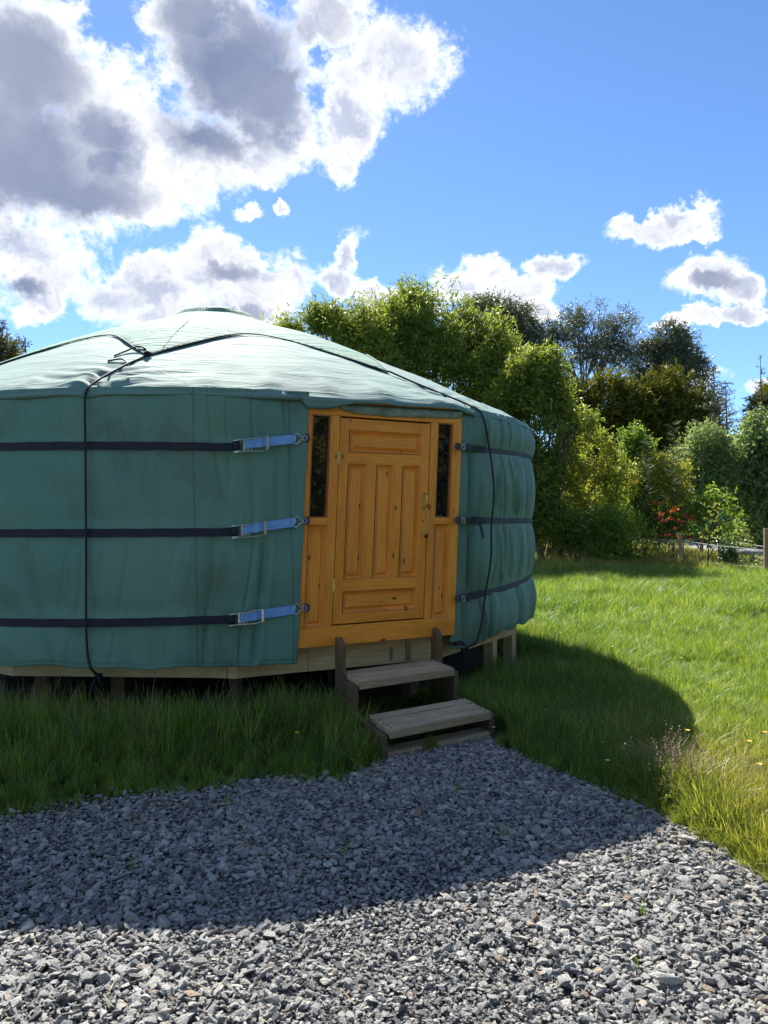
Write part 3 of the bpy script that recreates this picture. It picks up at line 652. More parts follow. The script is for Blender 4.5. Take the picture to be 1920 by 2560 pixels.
# drapes pulled towards the rope and pole ends that lift the cloth at the eave
for t0 in (-5.9, 49.0):
    d_ = (TH2-t0)*RC*.01745; fade = np.exp(-((Rr-3.6)/.30)**2); Zr = Zr-env*fade*.045*np.exp(-(d_/.10)**2)+env*fade*.022*np.sin(Rr*38+abs(d_)*9)*np.exp(-(d_/.55)**2)
pole = .5+.5*np.cos(np.radians(TH2)*44); Zr = Zr+env*np.exp(-((Rr-3.55)/.18)**2)*.018*pole**3
Rr = Rr+np.where(Rr > 3.7, (n2(ss*2.2, 0*ss, 2, 3, 13)-.5)*.03, 0)+sstep(Rr, 3.55, 3.78)*.075*np.exp(-((TH2-43.0)/4.5)**2)
V = roofp(TH2, Rr, Zr).reshape(-1, 3); i = (np.arange(nr-1)[:, None]*nc+np.arange(nc-1)[None, :]).ravel(); F = np.stack([i, i+1, i+nc+1, i+nc], 1)
seam = np.zeros(Rr.shape)
def seamline(a, b, w=.012):
    (t1, r1), (t2, r2) = a, b; A = np.array([r1*math.sin(R(t1)), r1*math.cos(R(t1))]); B = np.array([r2*math.sin(R(t2)), r2*math.cos(R(t2))])
    P = np.stack([Rr*np.sin(np.radians(TH2)), Rr*np.cos(np.radians(TH2))], -1); AB = B-A; q = np.clip(((P-A)@AB)/(AB@AB), 0, 1); D_ = np.linalg.norm(P-(A+q[..., None]*AB), axis=-1)
    return np.exp(-(D_/w)**2)
for a, b in (((-23, 2.7), (5.5, 3.62)), ((5.5, 3.62), (6.6, 3.80)), ((17.8, 3.72), (19.8, 3.80)), ((17.8, 3.72), (26, 3.70)), ((26, 3.70), (44, 3.70)), ((47, 3.70), (60, 3.0))): seam = np.maximum(seam, seamline(a, b)*.75)
seam = np.maximum(seam, (np.abs(np.arange(nr)-(nr-1.0)) < 1.2)[:, None]*.7*np.ones((1, nc)))
wr = np.clip(env, .15, 1)*.15
roof = mesh('roof_canvas', V, F, M['roofc'], yurt, smooth=True, attrs={'cl': ('FLOAT_VECTOR', 'POINT', np.stack([ss, Rr, 0*Rr], -1)), 'seam': ('FLOAT', 'POINT', seam), 'wr': ('FLOAT', 'POINT', wr)})
so = roof.modifiers.new('thick', 'SOLIDIFY'); so.thickness = .003; so.offset = -1
# star-shaped cover over the crown ring
cols = np.arange(0, 360.01, .5); u_ = np.linspace(0, 1, 60); U, TH3 = np.meshgrid(u_, cols, indexing='ij')
rc = 2.08+.92*(1-np.abs(np.sin(np.radians(4*(TH3+2)))))**1.0
Rk = .02+(rc-.02)*U; Zk = zr(Rk)+.014+(n2(np.radians(TH3)*5, Rk*1.5, 2, 3, 41)-.5)*.04*sstep(Rk, .5, 1.0)*(1-.8*U)+.02*np.sin(np.pi*U)
Zk = Zk+.012*np.cos(np.radians(8*(TH3+2)))*sstep(Rk, .5, 1.5)
Zk = Zk+.06*np.exp(-((Rk-.45)/.07)**2)-.03*np.exp(-((Rk-1.1)/.4)**2); Zk = Zk-.006*(U > .97)
V = roofp(TH3, Rk, Zk).reshape(-1, 3); nc = len(cols); i = (np.arange(59)[:, None]*nc+np.arange(nc-1)[None, :]).ravel(); F = np.stack([i, i+1, i+nc+1, i+nc], 1)
seam = np.maximum(np.exp(-((U-.985)/.008)**2)*.9, np.exp(-((((TH3+2+7) % 45)-22.5)/.35)**2)*.8*(Rk > .45)); seam = np.maximum(seam, np.exp(-((Rk-.50)/.012)**2)*.6)
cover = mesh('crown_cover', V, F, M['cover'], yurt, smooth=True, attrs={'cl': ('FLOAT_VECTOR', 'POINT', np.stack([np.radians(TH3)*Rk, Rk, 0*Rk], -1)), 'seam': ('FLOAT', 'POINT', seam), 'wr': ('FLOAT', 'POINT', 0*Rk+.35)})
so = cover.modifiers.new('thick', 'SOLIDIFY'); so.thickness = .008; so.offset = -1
# bound hem along the star's edge
def roof_pt(th_, r, lift=.03): 
    p = roofp(np.array([th_]), np.array([r]), zr(np.array([r]))+lift)[0]; return p
hem = MB(); hem.tube([roof_pt(a, 2.08+.92*(1-abs(math.sin(R(4*(a+2))))), .024) for a in np.arange(0, 360, 1.5)], .006, 6, closed=True); hem.build('hem', M['black_rope'], cover, smooth=True)

# ---- door assembly in its own plane: u along, v up, n outwards
P0 = np.array([-.398, 6.54]); DD = np.array([.8712, .4909]); NN = np.array([.4909, -.8712])
def DP(u, v, n):
    q = P0+(u+.045*(v-1.65))*DD+n*NN; return np.array([q[0], q[1], v])
def dbox(mb, u0, u1, v0, v1, n0, n1, long=None): return mb.box(DP, (u0, v0, n0), (u1, v1, n1), long)
def board(name, u0, u1, v0, v1, n0, n1, parent, m_=None, bevel=.004): 
    mb = MB(); dbox(mb, u0, u1, v0, v1, n0, n1); return mb.build(name, m_ or M['pine'], parent, bevel=bevel)
def raised_panel(name, u0, u1, v0, v1, parent, back=-.03, front=-.004):
    """moulded recess with a raised field"""
    mb = MB(); e = .004; u0 += e; u1 -= e; v0 += e; v1 -= e; lng = 1 if v1-v0 > u1-u0 else 0
    rings = [(0, front+.003), (.008, front-.001), (.012, back+.004), (.020, back), (.026, back), (.044, front-.010), (.047, front-.006)]
    off = np.random.rand(3)*20
    for ins, n_ in rings:
        for (a, b) in ((u0+ins, v0+ins), (u1-ins, v0+ins), (u1-ins, v1-ins), (u0+ins, v1-ins)):
            mb.v.append(DP(a, b, n_)); mb.g.append((np.array([a, n_, b]) if lng else np.array([b, n_, a]))+off)
    for k in range(len(rings)-1):
        for j in range(4): mb.f.append([4*k+j, 4*k+(j+1) % 4, 4*k+4+(j+1) % 4, 4*k+4+j])
    o = 4*(len(rings)-1); mb.f.append([o, o+1, o+2, o+3]); return mb.build(name, M['pine'], parent)
mb = MB(); dbox(mb, -.31, 1.238, 2.548, 2.705, -.085, 0, 0); frame = mb.build('door_frame', M['pine'], yurt, bevel=.004)
board('sill', -.31, 1.245, .612, .776, -.085, .002, frame)
for a, b in ((-.31, -.262), (-.088, -.006), (.911, .984), (1.150, 1.245)): board('jamb', a, b, .776, 2.548, -.085, 0, frame)
for a, b in ((-.262, -.088), (.984, 1.150)):
    board('rail', a, b, 1.626, 1.684, -.085, -.002, frame)
    raised_panel('side_panel', a, b, .776, 1.626, frame)
    # rebate lining, pane and glazing bead
    w_ = MB(); dbox(w_, a, a+.012, 1.684, 2.548, -.05, -.006); dbox(w_, b-.012, b, 1.684, 2.548, -.05, -.006); dbox(w_, a, b, 1.684, 1.694, -.05, -.003); dbox(w_, a, b, 2.538, 2.548, -.05, -.006); w_.build('glazing_bead', M['pine_dark'], frame)
    g_ = MB(); dbox(g_, a+.010, b-.010, 1.692, 2.540, -.040, -.034); 
    if 'glass' not in M:
        m_, t, p, o = new_mat('window_glass'); p.inputs['Base Color'].default_value = (.012, .012, .011, 1); p.inputs['Roughness'].default_value = .015; p.inputs['Specular IOR Level'].default_value = .9
        tc = t.new('ShaderNodeTexCoord').outputs['Object']; t.set(p.inputs['Normal'], t.bump(t.noise(tc, 6, 3), .06, .01)); M['glass'] = m_
    g_.build('window_pane', M['glass'], frame)
door = MB(); dbox(door, .002, .903, .788, 2.532, -.060, -.034); door = door.build('door', M['pine_dark'], yurt)
FR = -.006
for a, b in ((.002, .088), (.815, .903)): board('stile', a, b, .788, 2.532, -.034, FR, door, bevel=.002)
for a, b in ((2.435, 2.532), (2.145, 2.245), (1.060, 1.160), (.788, .876)): board('rail', .088, .815, a, b, -.034, FR, door, bevel=.002)
for a, b in ((.268, .364), (.540, .628)): board('muntin', a, b, 1.160, 2.145, -.034, FR, door, bevel=.002)
raised_panel('panel', .088, .815, 2.245, 2.435, door); raised_panel('panel', .088, .815, .876, 1.060, door)
for a, b in ((.088, .268), (.364, .540), (.628, .815)): raised_panel('panel', a, b, 1.160, 2.145, door)
for v in (2.19, 1.12):
    mb = MB(); mb.tube([DP(-.002, v-.055, .004), DP(-.002, v+.055, .004)], .006, 8); dbox(mb, -.020, .016, v-.052, v+.052, -.004, .0015)
    for q in (-.03, 0, .03): mb.tube([DP(-.002, v+q-.001, .004), DP(-.002, v+q+.001, .004)], .0075, 8)
    mb.build('hinge', M['brass'], door)
mb = MB(); mb.prism(DP, [(.850+.012*math.cos(a)*1.0+.010, 1.895+.03*math.sin(a)) for a in np.linspace(0, 6.28, 13)[:-1]], FR, FR+.004); dbox(mb, .852, .872, 1.765, 1.87, FR, FR+.003)
hand = mb.build('handle_plate', M['brass'], door, bevel=.001)
mb = MB(); mb.tube([DP(.862, 1.90, FR), DP(.862, 1.90, .03), DP(.864, 1.87, .045), DP(.866, 1.82, .045), DP(.866, 1.785, .035), DP(.866, 1.76, FR)], .0065, 8); mb.tube([DP(.85, 1.885, .03), DP(.875, 1.885, .03)], .006, 8); mb.build('handle', M['brass'], door, smooth=True)
mb = MB(); mb.prism(DP, [(.862+.011*math.cos(a), 1.655+.018*math.sin(a)) for a in np.linspace(0, 6.28, 13)[:-1]], FR, FR+.003); mb.build('keyhole_plate', M['brass'], door)
mb = MB(); mb.tube([DP(.866, 1.775, .03), DP(.880, 1.76, .028), DP(.893, 1.72, .02), DP(.897, 1.66, .015), DP(.892, 1.60, .012), DP(.890, 1.535, .012)], .0035, 6)
mb.tube([DP(.866, 1.775, .03), DP(.860, 1.745, .02), DP(.872, 1.728, .02), DP(.884, 1.752, .02)], .0035, 6); cord_ = mb.build('pull_cord', M['cord'], door, smooth=True)
bm = bmesh.new(); bmesh.ops.create_icosphere(bm, subdivisions=2, radius=.017); bp = DP(.890, 1.520, .016)
mesh('cord_ball', np.array([np.array(v.co)*[1, 1, 1.05]+bp for v in bm.verts]), [[v.index for v in f.verts] for f in bm.faces], M['black_plastic'], door, smooth=True); bm.free()
# curtain cord seen behind the left pane
# grey lining strip rolled down over the head of the frame
us = np.linspace(-.02, 1.22, 90); vs = np.linspace(0, 1, 8); U, Vv = np.meshgrid(us, vs); tops = np.interp(us, [-.02,.1,.4,.8,1.22], [2.66,2.655,2.655,2.66,2.675]); bots = np.interp(us, [-.02,.05,.15,.4,.8,1.1,1.22], [2.60,2.585,2.572,2.568,2.578,2.592,2.60])
Vv2 = bots+(tops-bots)*Vv+(n2(U*6, Vv, 0, 2, 51)-.5)*.008; Nn = .014+.016*np.sin(np.pi*Vv)+(n2(U*11+Vv*2, Vv*.8, 0, 3, 52)-.5)*.02
V = np.array([DP(a, b, c) for a, b, c in zip(U.ravel(), Vv2.ravel(), Nn.ravel())]); i = (np.arange(7)[:, None]*90+np.arange(89)[None, :]).ravel(); F = np.stack([i, i+1, i+91, i+90], 1)
o = mesh('lining_strip', V, F, M['lining'], yurt, smooth=True); so = o.modifiers.new('t', 'SOLIDIFY'); so.thickness = .004
# inner wall lattice closes the view inside
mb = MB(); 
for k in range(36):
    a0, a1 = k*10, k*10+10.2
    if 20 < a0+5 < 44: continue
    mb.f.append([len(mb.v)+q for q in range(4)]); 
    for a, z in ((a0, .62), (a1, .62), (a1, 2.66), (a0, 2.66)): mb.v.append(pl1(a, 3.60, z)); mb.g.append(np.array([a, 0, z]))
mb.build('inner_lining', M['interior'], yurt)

# ------------------------------------------------------------------ deck
deck = empty('deck', (YC[0], YC[1], 0), 'low twelve-sided platform of pale softwood boards carrying the yurt', 'deck')
DR = 3.64; vt = [12.1+30*k for k in range(12)]
def seg_frame(a, b):
    A = pl1(a, DR, 0)[:2]; B = pl1(b, DR, 0)[:2]; L_ = np.linalg.norm(B-A); d_ = (B-A)/L_; n_ = np.array([d_[1], -d_[0]])
    return L_, (lambda x, y, z: np.array([A[0]+d_[0]*x+n_[0]*y, A[1]+d_[1]*x+n_[1]*y, z]))
for k in range(12):
    L_, fr = seg_frame(vt[k-1] if k else vt[-1]-360, vt[k])
    z0, z1 = .372, .606
    cuts = [0, L_]
    if k == 0: cuts = [0, L_-.085, L_]
    if k == 1: cuts = [0, .62, L_]
    for a, b in zip(cuts[:-1], cuts[1:]):
        mb = MB(); mb.box(fr, (a+.002, -.045, z0+random.uniform(-.004, .004)), (b-.002, 0, z1), 0); mb.build('fascia_board', M['deal'], deck, bevel=.004)
mb = MB(); mb.v = [pl1(a, DR-.02, .611) for a in vt]+[pl1(a, DR-.02, .57) for a in vt]; mb.g = [v*1.0 for v in mb.v]; mb.f = [list(range(12)), list(range(12, 24))[::-1]]+[[i, (i+1) % 12, 12+(i+1) % 12, 12+i] for i in range(12)]
mb.build('deck_floor', M['stringer'], deck)
mb = MB(); L_, fr = seg_frame(12.1, 42.1); mb.box(fr, (.30, -.02, .611), (L_-.0, .075, .632), 0); mb.build('threshold_strip', M['stringer'], deck)
def dpost(x, y, s=.10, top=.40, rz=.5, m_='deal'):
    c_, s_ = math.cos(rz), math.sin(rz); mb = MB(); mb.box(lambda a, b, c: np.array([x+c_*a-s_*b, y+s_*a+c_*b, c]), (-s/2, -s/2, -.25), (s/2, s/2, top), 2); mb.build('post', M[m_], deck, bevel=.004)
V72 = pl1(72.1, DR-.08, 0); V42 = pl1(42.1, DR-.08, 0)
q = V42*.28+V72*.72; dpost(q[0], q[1], .11, .38, R(57)); dpost(V72[0], V72[1], .11, .38, R(57))
for a, r in ((42, 3.3), (12, 3.25), (-18, 3.25), (-5, 3.3), (-48, 3.3), (102, 3.5), (132, 3.4), (162, 3.4), (192, 3.4), (222, 3.4), (252, 3.4), (282, 3.4)):
    q = pl1(a, r, 0); dpost(q[0], q[1], .12, .56, R(a), 'stringer')
for y in np.arange(-3, 3.1, .75):
    h_ = math.sqrt(3.5**2-y*y)*.97; mb = MB(); mb.box(lambda a, b, c: np.array([YC[0]+a, YC[1]+y+b, c]), (-h_, -.03, .40), (h_, .03, .565), 0); mb.build('joist', M['stringer'], deck)
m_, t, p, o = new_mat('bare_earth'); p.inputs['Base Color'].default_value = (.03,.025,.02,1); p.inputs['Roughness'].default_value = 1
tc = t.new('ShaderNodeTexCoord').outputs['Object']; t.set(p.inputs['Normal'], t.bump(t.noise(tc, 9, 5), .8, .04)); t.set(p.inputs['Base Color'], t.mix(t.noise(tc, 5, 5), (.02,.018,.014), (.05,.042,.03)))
nn_ = 24; V = [pl1(k*15, 3.2+.15*math.sin(k*3), .0) for k in range(nn_)]+[pl1(k*15, 2.0, .03) for k in range(nn_)]+[pl1(0, 0, .03)]
F = [[k, (k+1) % nn_, nn_+(k+1) % nn_, nn_+k] for k in range(nn_)]+[[nn_+k, nn_+(k+1) % nn_, 2*nn_] for k in range(nn_)]
V = [np.array([v[0], v[1], v[2]+float(gz(v[0], v[1]))-.004]) for v in V]
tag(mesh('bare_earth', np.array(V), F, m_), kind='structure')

# ------------------------------------------------------------------ steps
steps = empty('wooden_steps', (-.015, 6.77, 0), 'weathered wooden steps with two plank treads leading up to the yurt door', 'steps')
EE = np.array([.824, .566]); GG = np.array([.355, -.935]); S0 = np.array([.020, 6.79])
def SP(lat, dep, z): q = S0+lat*EE+dep*GG; return np.array([q[0], q[1], z])
TW1 = .478
for sgn in (-1, 1):
    lo, hi = (-TW1-.052, -TW1-.002) if sgn < 0 else (TW1+.002, TW1+.052)
    prof_ = [(.02, -.05), (1.13, -.05), (1.13, .145), (1.125, .165), (.50, .165), (.50, .375), (.185, .375), (.180, .62), (.150, .665), (.10, .69), (.02, .69)]
    mb = MB(); mb.prism(lambda a, b, c: SP(c, a, b), prof_, lo, hi, long=1); mb.build('stringer', M['stringer'], steps, bevel=.005)
M['screw'] = plain('screw_head', (.05,.045,.04), .5, .6)
def tread(z, d0, d1, w_, lab=None):
    for x_ in (-w_+.03, w_-.03):
        for k in range(3):
            for e_ in (.03, .11): q_ = d0+k*(d1-d0)/3+e_; mb = MB(); mb.tube([SP(x_, q_, z-.01), SP(x_, q_, z+.004)], .0055, 8); mb.build('screw', M['screw'], steps)
    n_ = 3; wd = (d1-d0)/n_
    for k in range(n_):
        a, b = d0+k*wd+.010, d0+(k+1)*wd-.005; mb = MB(); zz = z+random.uniform(-.003, .003)
        mb.box(lambda x, y, c: SP(x, y, c), (-w_+random.uniform(0, .004), a, zz-.042), (w_, b, zz), 0)
        mb.build('tread_plank', M['deck'], steps, bevel=.004)
    mb = MB(); mb.box(lambda x, y, c: SP(x, y, c), (-w_+.002, d1, z-.060), (w_-.002, d1+.022, z-.003), 0); mb.build('front_batten', M['nosing'], steps, bevel=.003)
tread(.41, .06, .50, TW1); tread(.20, .71, 1.145, TW1-.003)
mb = MB(); mb.box(lambda x, y, c: SP(x, y, c), (-TW1, .98, -.05), (TW1, 1.14, .035), 0); mb.build('base_board', M['deck'], steps, bevel=.004)
for z0, z1, d in ((.10, .14, .74), (.31, .35, .10)):
    mb = MB(); mb.box(lambda x, y, c: SP(x, y, c), (-TW1, d, z0), (TW1, d+.05, z1), 0); mb.build('cross_batten', M['stringer'], steps)
mb = MB(); mb.box(lambda x, y, c: SP(x, y, c), (.20, .01, .42), (.245, .05, .61), 2); mb.build('upright_block', M['stringer'], steps, bevel=.003)

# ------------------------------------------------------------------ ratchet straps
def strap_band(th0, th1, k, h, off, m_, name, parent, zoff=0, n=None, zf=None):
    n = n or max(12, int(abs(th1-th0)/.6)); V = []; G = []
    for i in range(n):
        th_ = th0+(th1-th0)*i/(n-1); tw = th_-360 if th_ > 180 else th_; zc = float(strap_z(k, th_))+zoff
        for dz_ in (-h/2, h/2):
            rr_ = float(wall_r(np.array([tw]), np.array([zc]))[0])
            for of in (off, off+.004):
                V.append(pl1(th_, max(rr_, RC)+of+(.062*math.exp(-((th_-43.7)/4.5)**2) if 40 < th_ < 60 else 0), zc+dz_+.0015*math.sin(i*.9))); G.append([dz_, th_*.0174*RC, 0])
    F = []
    for i in range(n-1):
        a = 4*i; b = 4*(i+1)
        for p_, q_ in ((0, 2), (2, 3), (3, 1), (1, 0)): F.append([a+p_, a+q_, b+q_, b+p_])
    F += [[0, 2, 3, 1], [4*n-4, 4*n-2, 4*n-1, 4*n-3]]
    return mesh(name, np.array(V), F, m_, parent, attrs={'gr': ('FLOAT_VECTOR', 'POINT', np.array(G))})
for k, (hl_, nm) in enumerate((('upper', 'crossing the wall below the eave'), ('middle', 'at the height of the window sills'), ('lowest', 'nearest the deck'))):
    st = empty('ratchet_strap', tuple(pl1(20, RC, float(strap_z(k, 20)))), '%s black and blue ratchet strap, %s' % (hl_, nm), 'ratchet strap', 'ratchet straps round the yurt')
    TS = (11.6, 11.35, 11.05)[k]; RR = RC+.020
    def RT(a, b, c, TS=TS, k=k):
        th_ = TS+math.degrees(a/RR); return pl1(th_, RR+c, float(strap_z(k, th_))+b)
    strap_band(185, 360+TS+.4, k, .066, .006, M['web_black'], 'black_webbing', st)
    strap_band(50.5, 185, k, .060, .006, M['web_grey'], 'faded_webbing', st)
    strap_band(45.4, 50.8, k, .058, .011, M['web_black'], 'black_webbing', st)
    # blue tail with the folded stitching
    mb = MB()
    ns = 14; aa = np.linspace(.085, (19.05-TS)*.01745*RR, ns)
    for i_ in range(ns-1):
        c0 = .032-.024*sstep(aa[i_], .12, .30); c1 = .032-.024*sstep(aa[i_+1], .12, .30); o = len(mb.v)
        for a_, c_ in ((aa[i_], c0), (aa[i_+1], c1)):
            for b_ in (-.036, .036):
                for e_ in (0, .004): mb.v.append(RT(a_, b_+.006, c_+e_)); mb.g.append([b_, a_, 0])
        mb.f += [[o, o+2, o+6, o+4], [o+1, o+5, o+7, o+3], [o, o+4, o+5, o+1], [o+2, o+3, o+7, o+6]]
    mb.box(lambda a, b, c: RT(a, b, c), (.135, -.030, .034), (.148, .042, .039)); mb.box(lambda a, b, c: RT(a, b, c), (.165, -.031, .032), (.215, .043, .038))
    mb.build('blue_webbing', M['web_blue'], st)
    # ratchet body
    body = MB()
    for sb in (-1, 1):
        y0 = sb*.043; poly = [(-.012, .010), (.0, .040), (.035, .052), (.075, .046), (.13, .030), (.145, .014), (.13, .004), (.02, .0)]
        body.prism(lambda a, b, c: RT(a, c, b), poly, y0-.0015, y0+.0015); body.prism(lambda a, b, c: RT(a, c, b), [(.02+.026*math.cos(q_), .028+.026*math.sin(q_)) for q_ in np.linspace(0, 6.28, 15)[:-1]], y0+sb*.003-.0015, y0+sb*.003+.0015)
    for a_, c_, r_ in ((.030, .030, .010), (.085, .022, .006), (.112, .018, .006), (.138, .014, .006)): body.tube([RT(a_, -.048, c_), RT(a_, .048, c_)], r_, 8)
    body.box(lambda a, b, c: RT(a, b, c), (.070, -.040, .010), (.098, .040, .014))
    rb = body.build('ratchet_buckle', M['zinc'], st)
    sp_ = MB(); sp_.tube([RT(.018, -.038, .026), RT(.018, .038, .026)], .027, 12); sp_.build('wound_webbing', M['web_black'], rb, smooth=True)
    hd = MB(); zl = -.060 if k < 2 else -.050; zh = .050
    hd.tube([RT(.02, zl+.008, .056), RT(.09, zl+.004, .060), (RT(.15, zl, .058)), RT(.20, zl-.004, .056), RT(.262, zl+.004, .052), RT(.262, zh, .052), RT(.19, zh+.002, .055), RT(.14, zh-.010, .056), RT(.09, zh-.006, .058), RT(.02, zh-.004, .056)], .0042, 7)
    hd.box(lambda a, b, c: RT(a, b, c), (.250, zl+.004, .050), (.268, zh, .056)); 
    for b_ in (zl+.006, zh-.008): hd.prism(lambda a, b, c: RT(a, c, b), [(-.005, .045), (.03, .065), (.10, .062), (.12, .052), (.03, .050)], b_-.001, b_+.001)
    hd.build('ratchet_handle', M['zinc'], rb, smooth=False)
    # wire claw hook and ring
    a1 = (19.05-TS)*.01745*RR; a2 = (20.05-TS)*.01745*RR; hk = MB()
    hk.tube([RT(a1+.004, -.030, .010), RT(a1-.012, -.036, .014), RT(a1+.004, -.039, .018), RT(a1+.018, -.030, .018), RT(a1+.045, -.006, .018), RT(a2-.006, -.004, .016), RT(a2+.008, -.004, .010)], .0048, 8)
    hk.tube([RT(a1+.004, .042, .010), RT(a1-.012, .048, .014), RT(a1+.004, .051, .018), RT(a1+.018, .042, .018), RT(a1+.045, .014, .018), RT(a2-.006, .010, .016), RT(a2+.008, .010, .010)], .0048, 8)
    hk.tube([RT(a1-.006, -.034, .012), RT(a1-.006, .046, .012)], .0048, 8); hk.build('wire_hook', M['zinc'], st, smooth=True)
    rg = MB(); rg.tube([RT(a2+.010+.017*math.cos(q_), .003+.022*math.sin(q_), .012) for q_ in np.linspace(0, 6.28, 17)[:-1]], .0028, 6, closed=True); rg.build('ring', M['zinc'], st, smooth=True)
    pt = MB(); pt.prism(lambda a, b, c: RT(a, b, c), [(a2+.026+.030*math.cos(q_), .003+.036*math.sin(q_)) for q_ in np.linspace(0, 6.28, 25)[:-1]], .003, .008); pt.build('anchor_patch', M['rubber'], st)
    # fixing on the far side of the door
    def RQ(a, b, c, k=k): th_ = 43.6+math.degrees(a/RR); return pl1(th_, RR+c+.012+.062*math.exp(-((th_-43.7)/4.5)**2), float(strap_z(k, th_))+b)
    pt = MB(); pt.prism(lambda a, b, c: RQ(a, b, c), [(-.032+.040*math.cos(q_), .036*math.sin(q_)) for q_ in np.linspace(0, 6.28, 25)[:-1]], -.006, -.001); pt.build('anchor_patch', M['rubber'], st)
    rg = MB(); rg.tube([RQ(.022+.020*math.cos(q_), .024*math.sin(q_), .012) for q_ in np.linspace(0, 6.28, 17)[:-1]], .0035, 6, closed=True); rg.build('ring', M['zinc'], st, smooth=True)
    bk = MB(); bk.box(lambda a, b, c: RQ(a, b, c), (.035, -.024, .0), (.12, .024, .014)); bk.box(lambda a, b, c: RQ(a, b, c), (.085, -.034, .002), (.105, .034, .020)); bk.build('strap_buckle', M['black_plastic'], st, bevel=.003)
    if k == 1:
        tl = MB(); tp = [(.13, .012, .03), (.18, .008, .05), (.225, -.02, .06), (.265, -.08, .06), (.30, -.17, .06)]
        for i_ in range(len(tp)-1):
            (a_, b_, c_), (a2_, b2_, c2_) = tp[i_], tp[i_+1]; o = len(tl.v); w_ = .026
            for aa_, bb_, cc_ in ((a_, b_, c_), (a2_, b2_, c2_)):
                for s_ in (-1, 1):
                    for e_ in (0, .004): tl.v.append(RQ(aa_+s_*w_*(.25 if i_ < 1 else .8), bb_+s_*w_*(1 if i_ < 2 else .35), cc_+e_)); tl.g.append([s_*w_, aa_, 0])
            tl.f += [[o, o+2, o+6, o+4], [o+1, o+5, o+7, o+3], [o, o+4, o+5, o+1], [o+2, o+3, o+7, o+6]]
        tl.build('loose_strap_end', M['web_black'], st)

# ------------------------------------------------------------------ ropes
def smooth_path(pts, n=8):
    pts = [np.array(p, float) for p in pts]; out_ = []
    for i_ in range(len(pts)-1):
        p0 = pts[max(i_-1, 0)]; p1 = pts[i_]; p2 = pts[i_+1]; p3 = pts[min(i_+2, len(pts)-1)]
        for q_ in range(n):
            t_ = q_/n; out_.append(.5*((2*p1)+(-p0+p2)*t_+(2*p0-5*p1+4*p2-p3)*t_*t_+(-p0+3*p1-3*p2+p3)*t_**3))
    return out_+[pts[-1]]
def knot(mb, c, s=.022):
    c = np.array(c); mb.tube([c+s*np.array([math.cos(a*2)*(1+.4*math.cos(3*a)), math.sin(a*2)*(1+.4*math.cos(3*a))*.7, .8*math.sin(3*a)]) for a in np.linspace(0, 6.28, 30)[:-1]], .010, 6, closed=True)
kn = roof_pt(-2, 3.0, .035)
rp = empty('rope', tuple(kn), 'black rope tied to the crown cover and running down the wall left of the buckles', 'rope', 'ropes holding the crown cover')
mb = MB(); mb.tube(smooth_path([kn]+[roof_pt(a, r, .022) for a, r in ((-2.7, 3.08), (-3.6, 3.19), (-4.6, 3.38), (-5.4, 3.57))]+[pl1(-5.85, 3.72, 2.755), pl1(-6.0, 3.80, 2.68), pl1(-6.0, 3.815, 2.55), pl1(-5.9, 3.815, 2.0), pl1(-5.9, 3.805, 1.4), pl1(-5.8, 3.815, .85), pl1(-5.7, 3.80, .60), pl1(-5.3, 3.80, .50), pl1(-5.0, 3.72, .43)]), .0095, 7); mb.build('line', M['black_rope'], rp, smooth=True)
for q_ in (kn, pl1(-5.0, 3.72, .42)): mb = MB(); knot(mb, q_); mb.build('knot', M['black_rope'], rp, smooth=True)
mb = MB(); mb.tube(smooth_path([kn, roof_pt(-3.0, 2.86, .04), roof_pt(-5.0, 2.80, .05), roof_pt(-6.6, 2.86, .03), roof_pt(-8.0, 2.98, .02)]), .008, 6)
mb.build('loose_end', M['black_rope'], rp, smooth=True); mb = MB(); mb.tube(smooth_path([roof_pt(-4.0, 3.22, .02), roof_pt(-5.6, 3.12, .03), roof_pt(-7.8, 3.14, .02)]), .008, 6)
mb.build('loose_end', M['black_rope'], rp, smooth=True); mb = MB(); mb.tube(smooth_path([pl1(-5.0, 3.72, .42), pl1(-5.6, 3.73, .36), pl1(-5.9, 3.74, .28)]), .009, 6); mb.build('loose_end', M['black_rope'], rp, smooth=True); mb = MB(); mb.tube(smooth_path([pl1(-5.0, 3.72, .42), pl1(-4.7, 3.73, .38), pl1(-4.5, 3.70, .33)]), .009, 6); mb.build('loose_end', M['black_rope'], rp, smooth=True)
kr = roof_pt(43, 3.0, .035)
rp = empty('rope', tuple(kr), 'black rope hanging over the eave down the gathered canvas right of the door', 'rope', 'ropes holding the crown cover')
mb = MB(); mb.tube(smooth_path([kr, roof_pt(45, 3.25, .025), roof_pt(47, 3.5, .025), pl1(48.5, 3.72, 2.76), pl1(49.2, 3.83, 2.66), pl1(50.2, 3.87, 2.33), pl1(50.6, 3.90, 1.95), pl1(50.4, 3.88, 1.6), pl1(49.8, 3.90, 1.3), pl1(48.9, 3.88, .97), pl1(48.0, 3.88, .72), pl1(47.0, 3.86, .52), pl1(46.2, 3.78, .47)]), .0095, 7); mb.build('line', M['black_rope'], rp, smooth=True)
for q_, s_ in ((pl1(46.2, 3.76, .44), .028), (pl1(46.3, 3.76, .40), .02)): mb = MB(); knot(mb, q_, s_); mb.build('knot', M['black_rope'], rp, smooth=True)
mb = MB(); mb.tube(smooth_path([pl1(46.2, 3.76, .44), pl1(46.6, 3.77, .34), pl1(46.1, 3.77, .22), pl1(45.8, 3.77, .08)]), .006, 6)
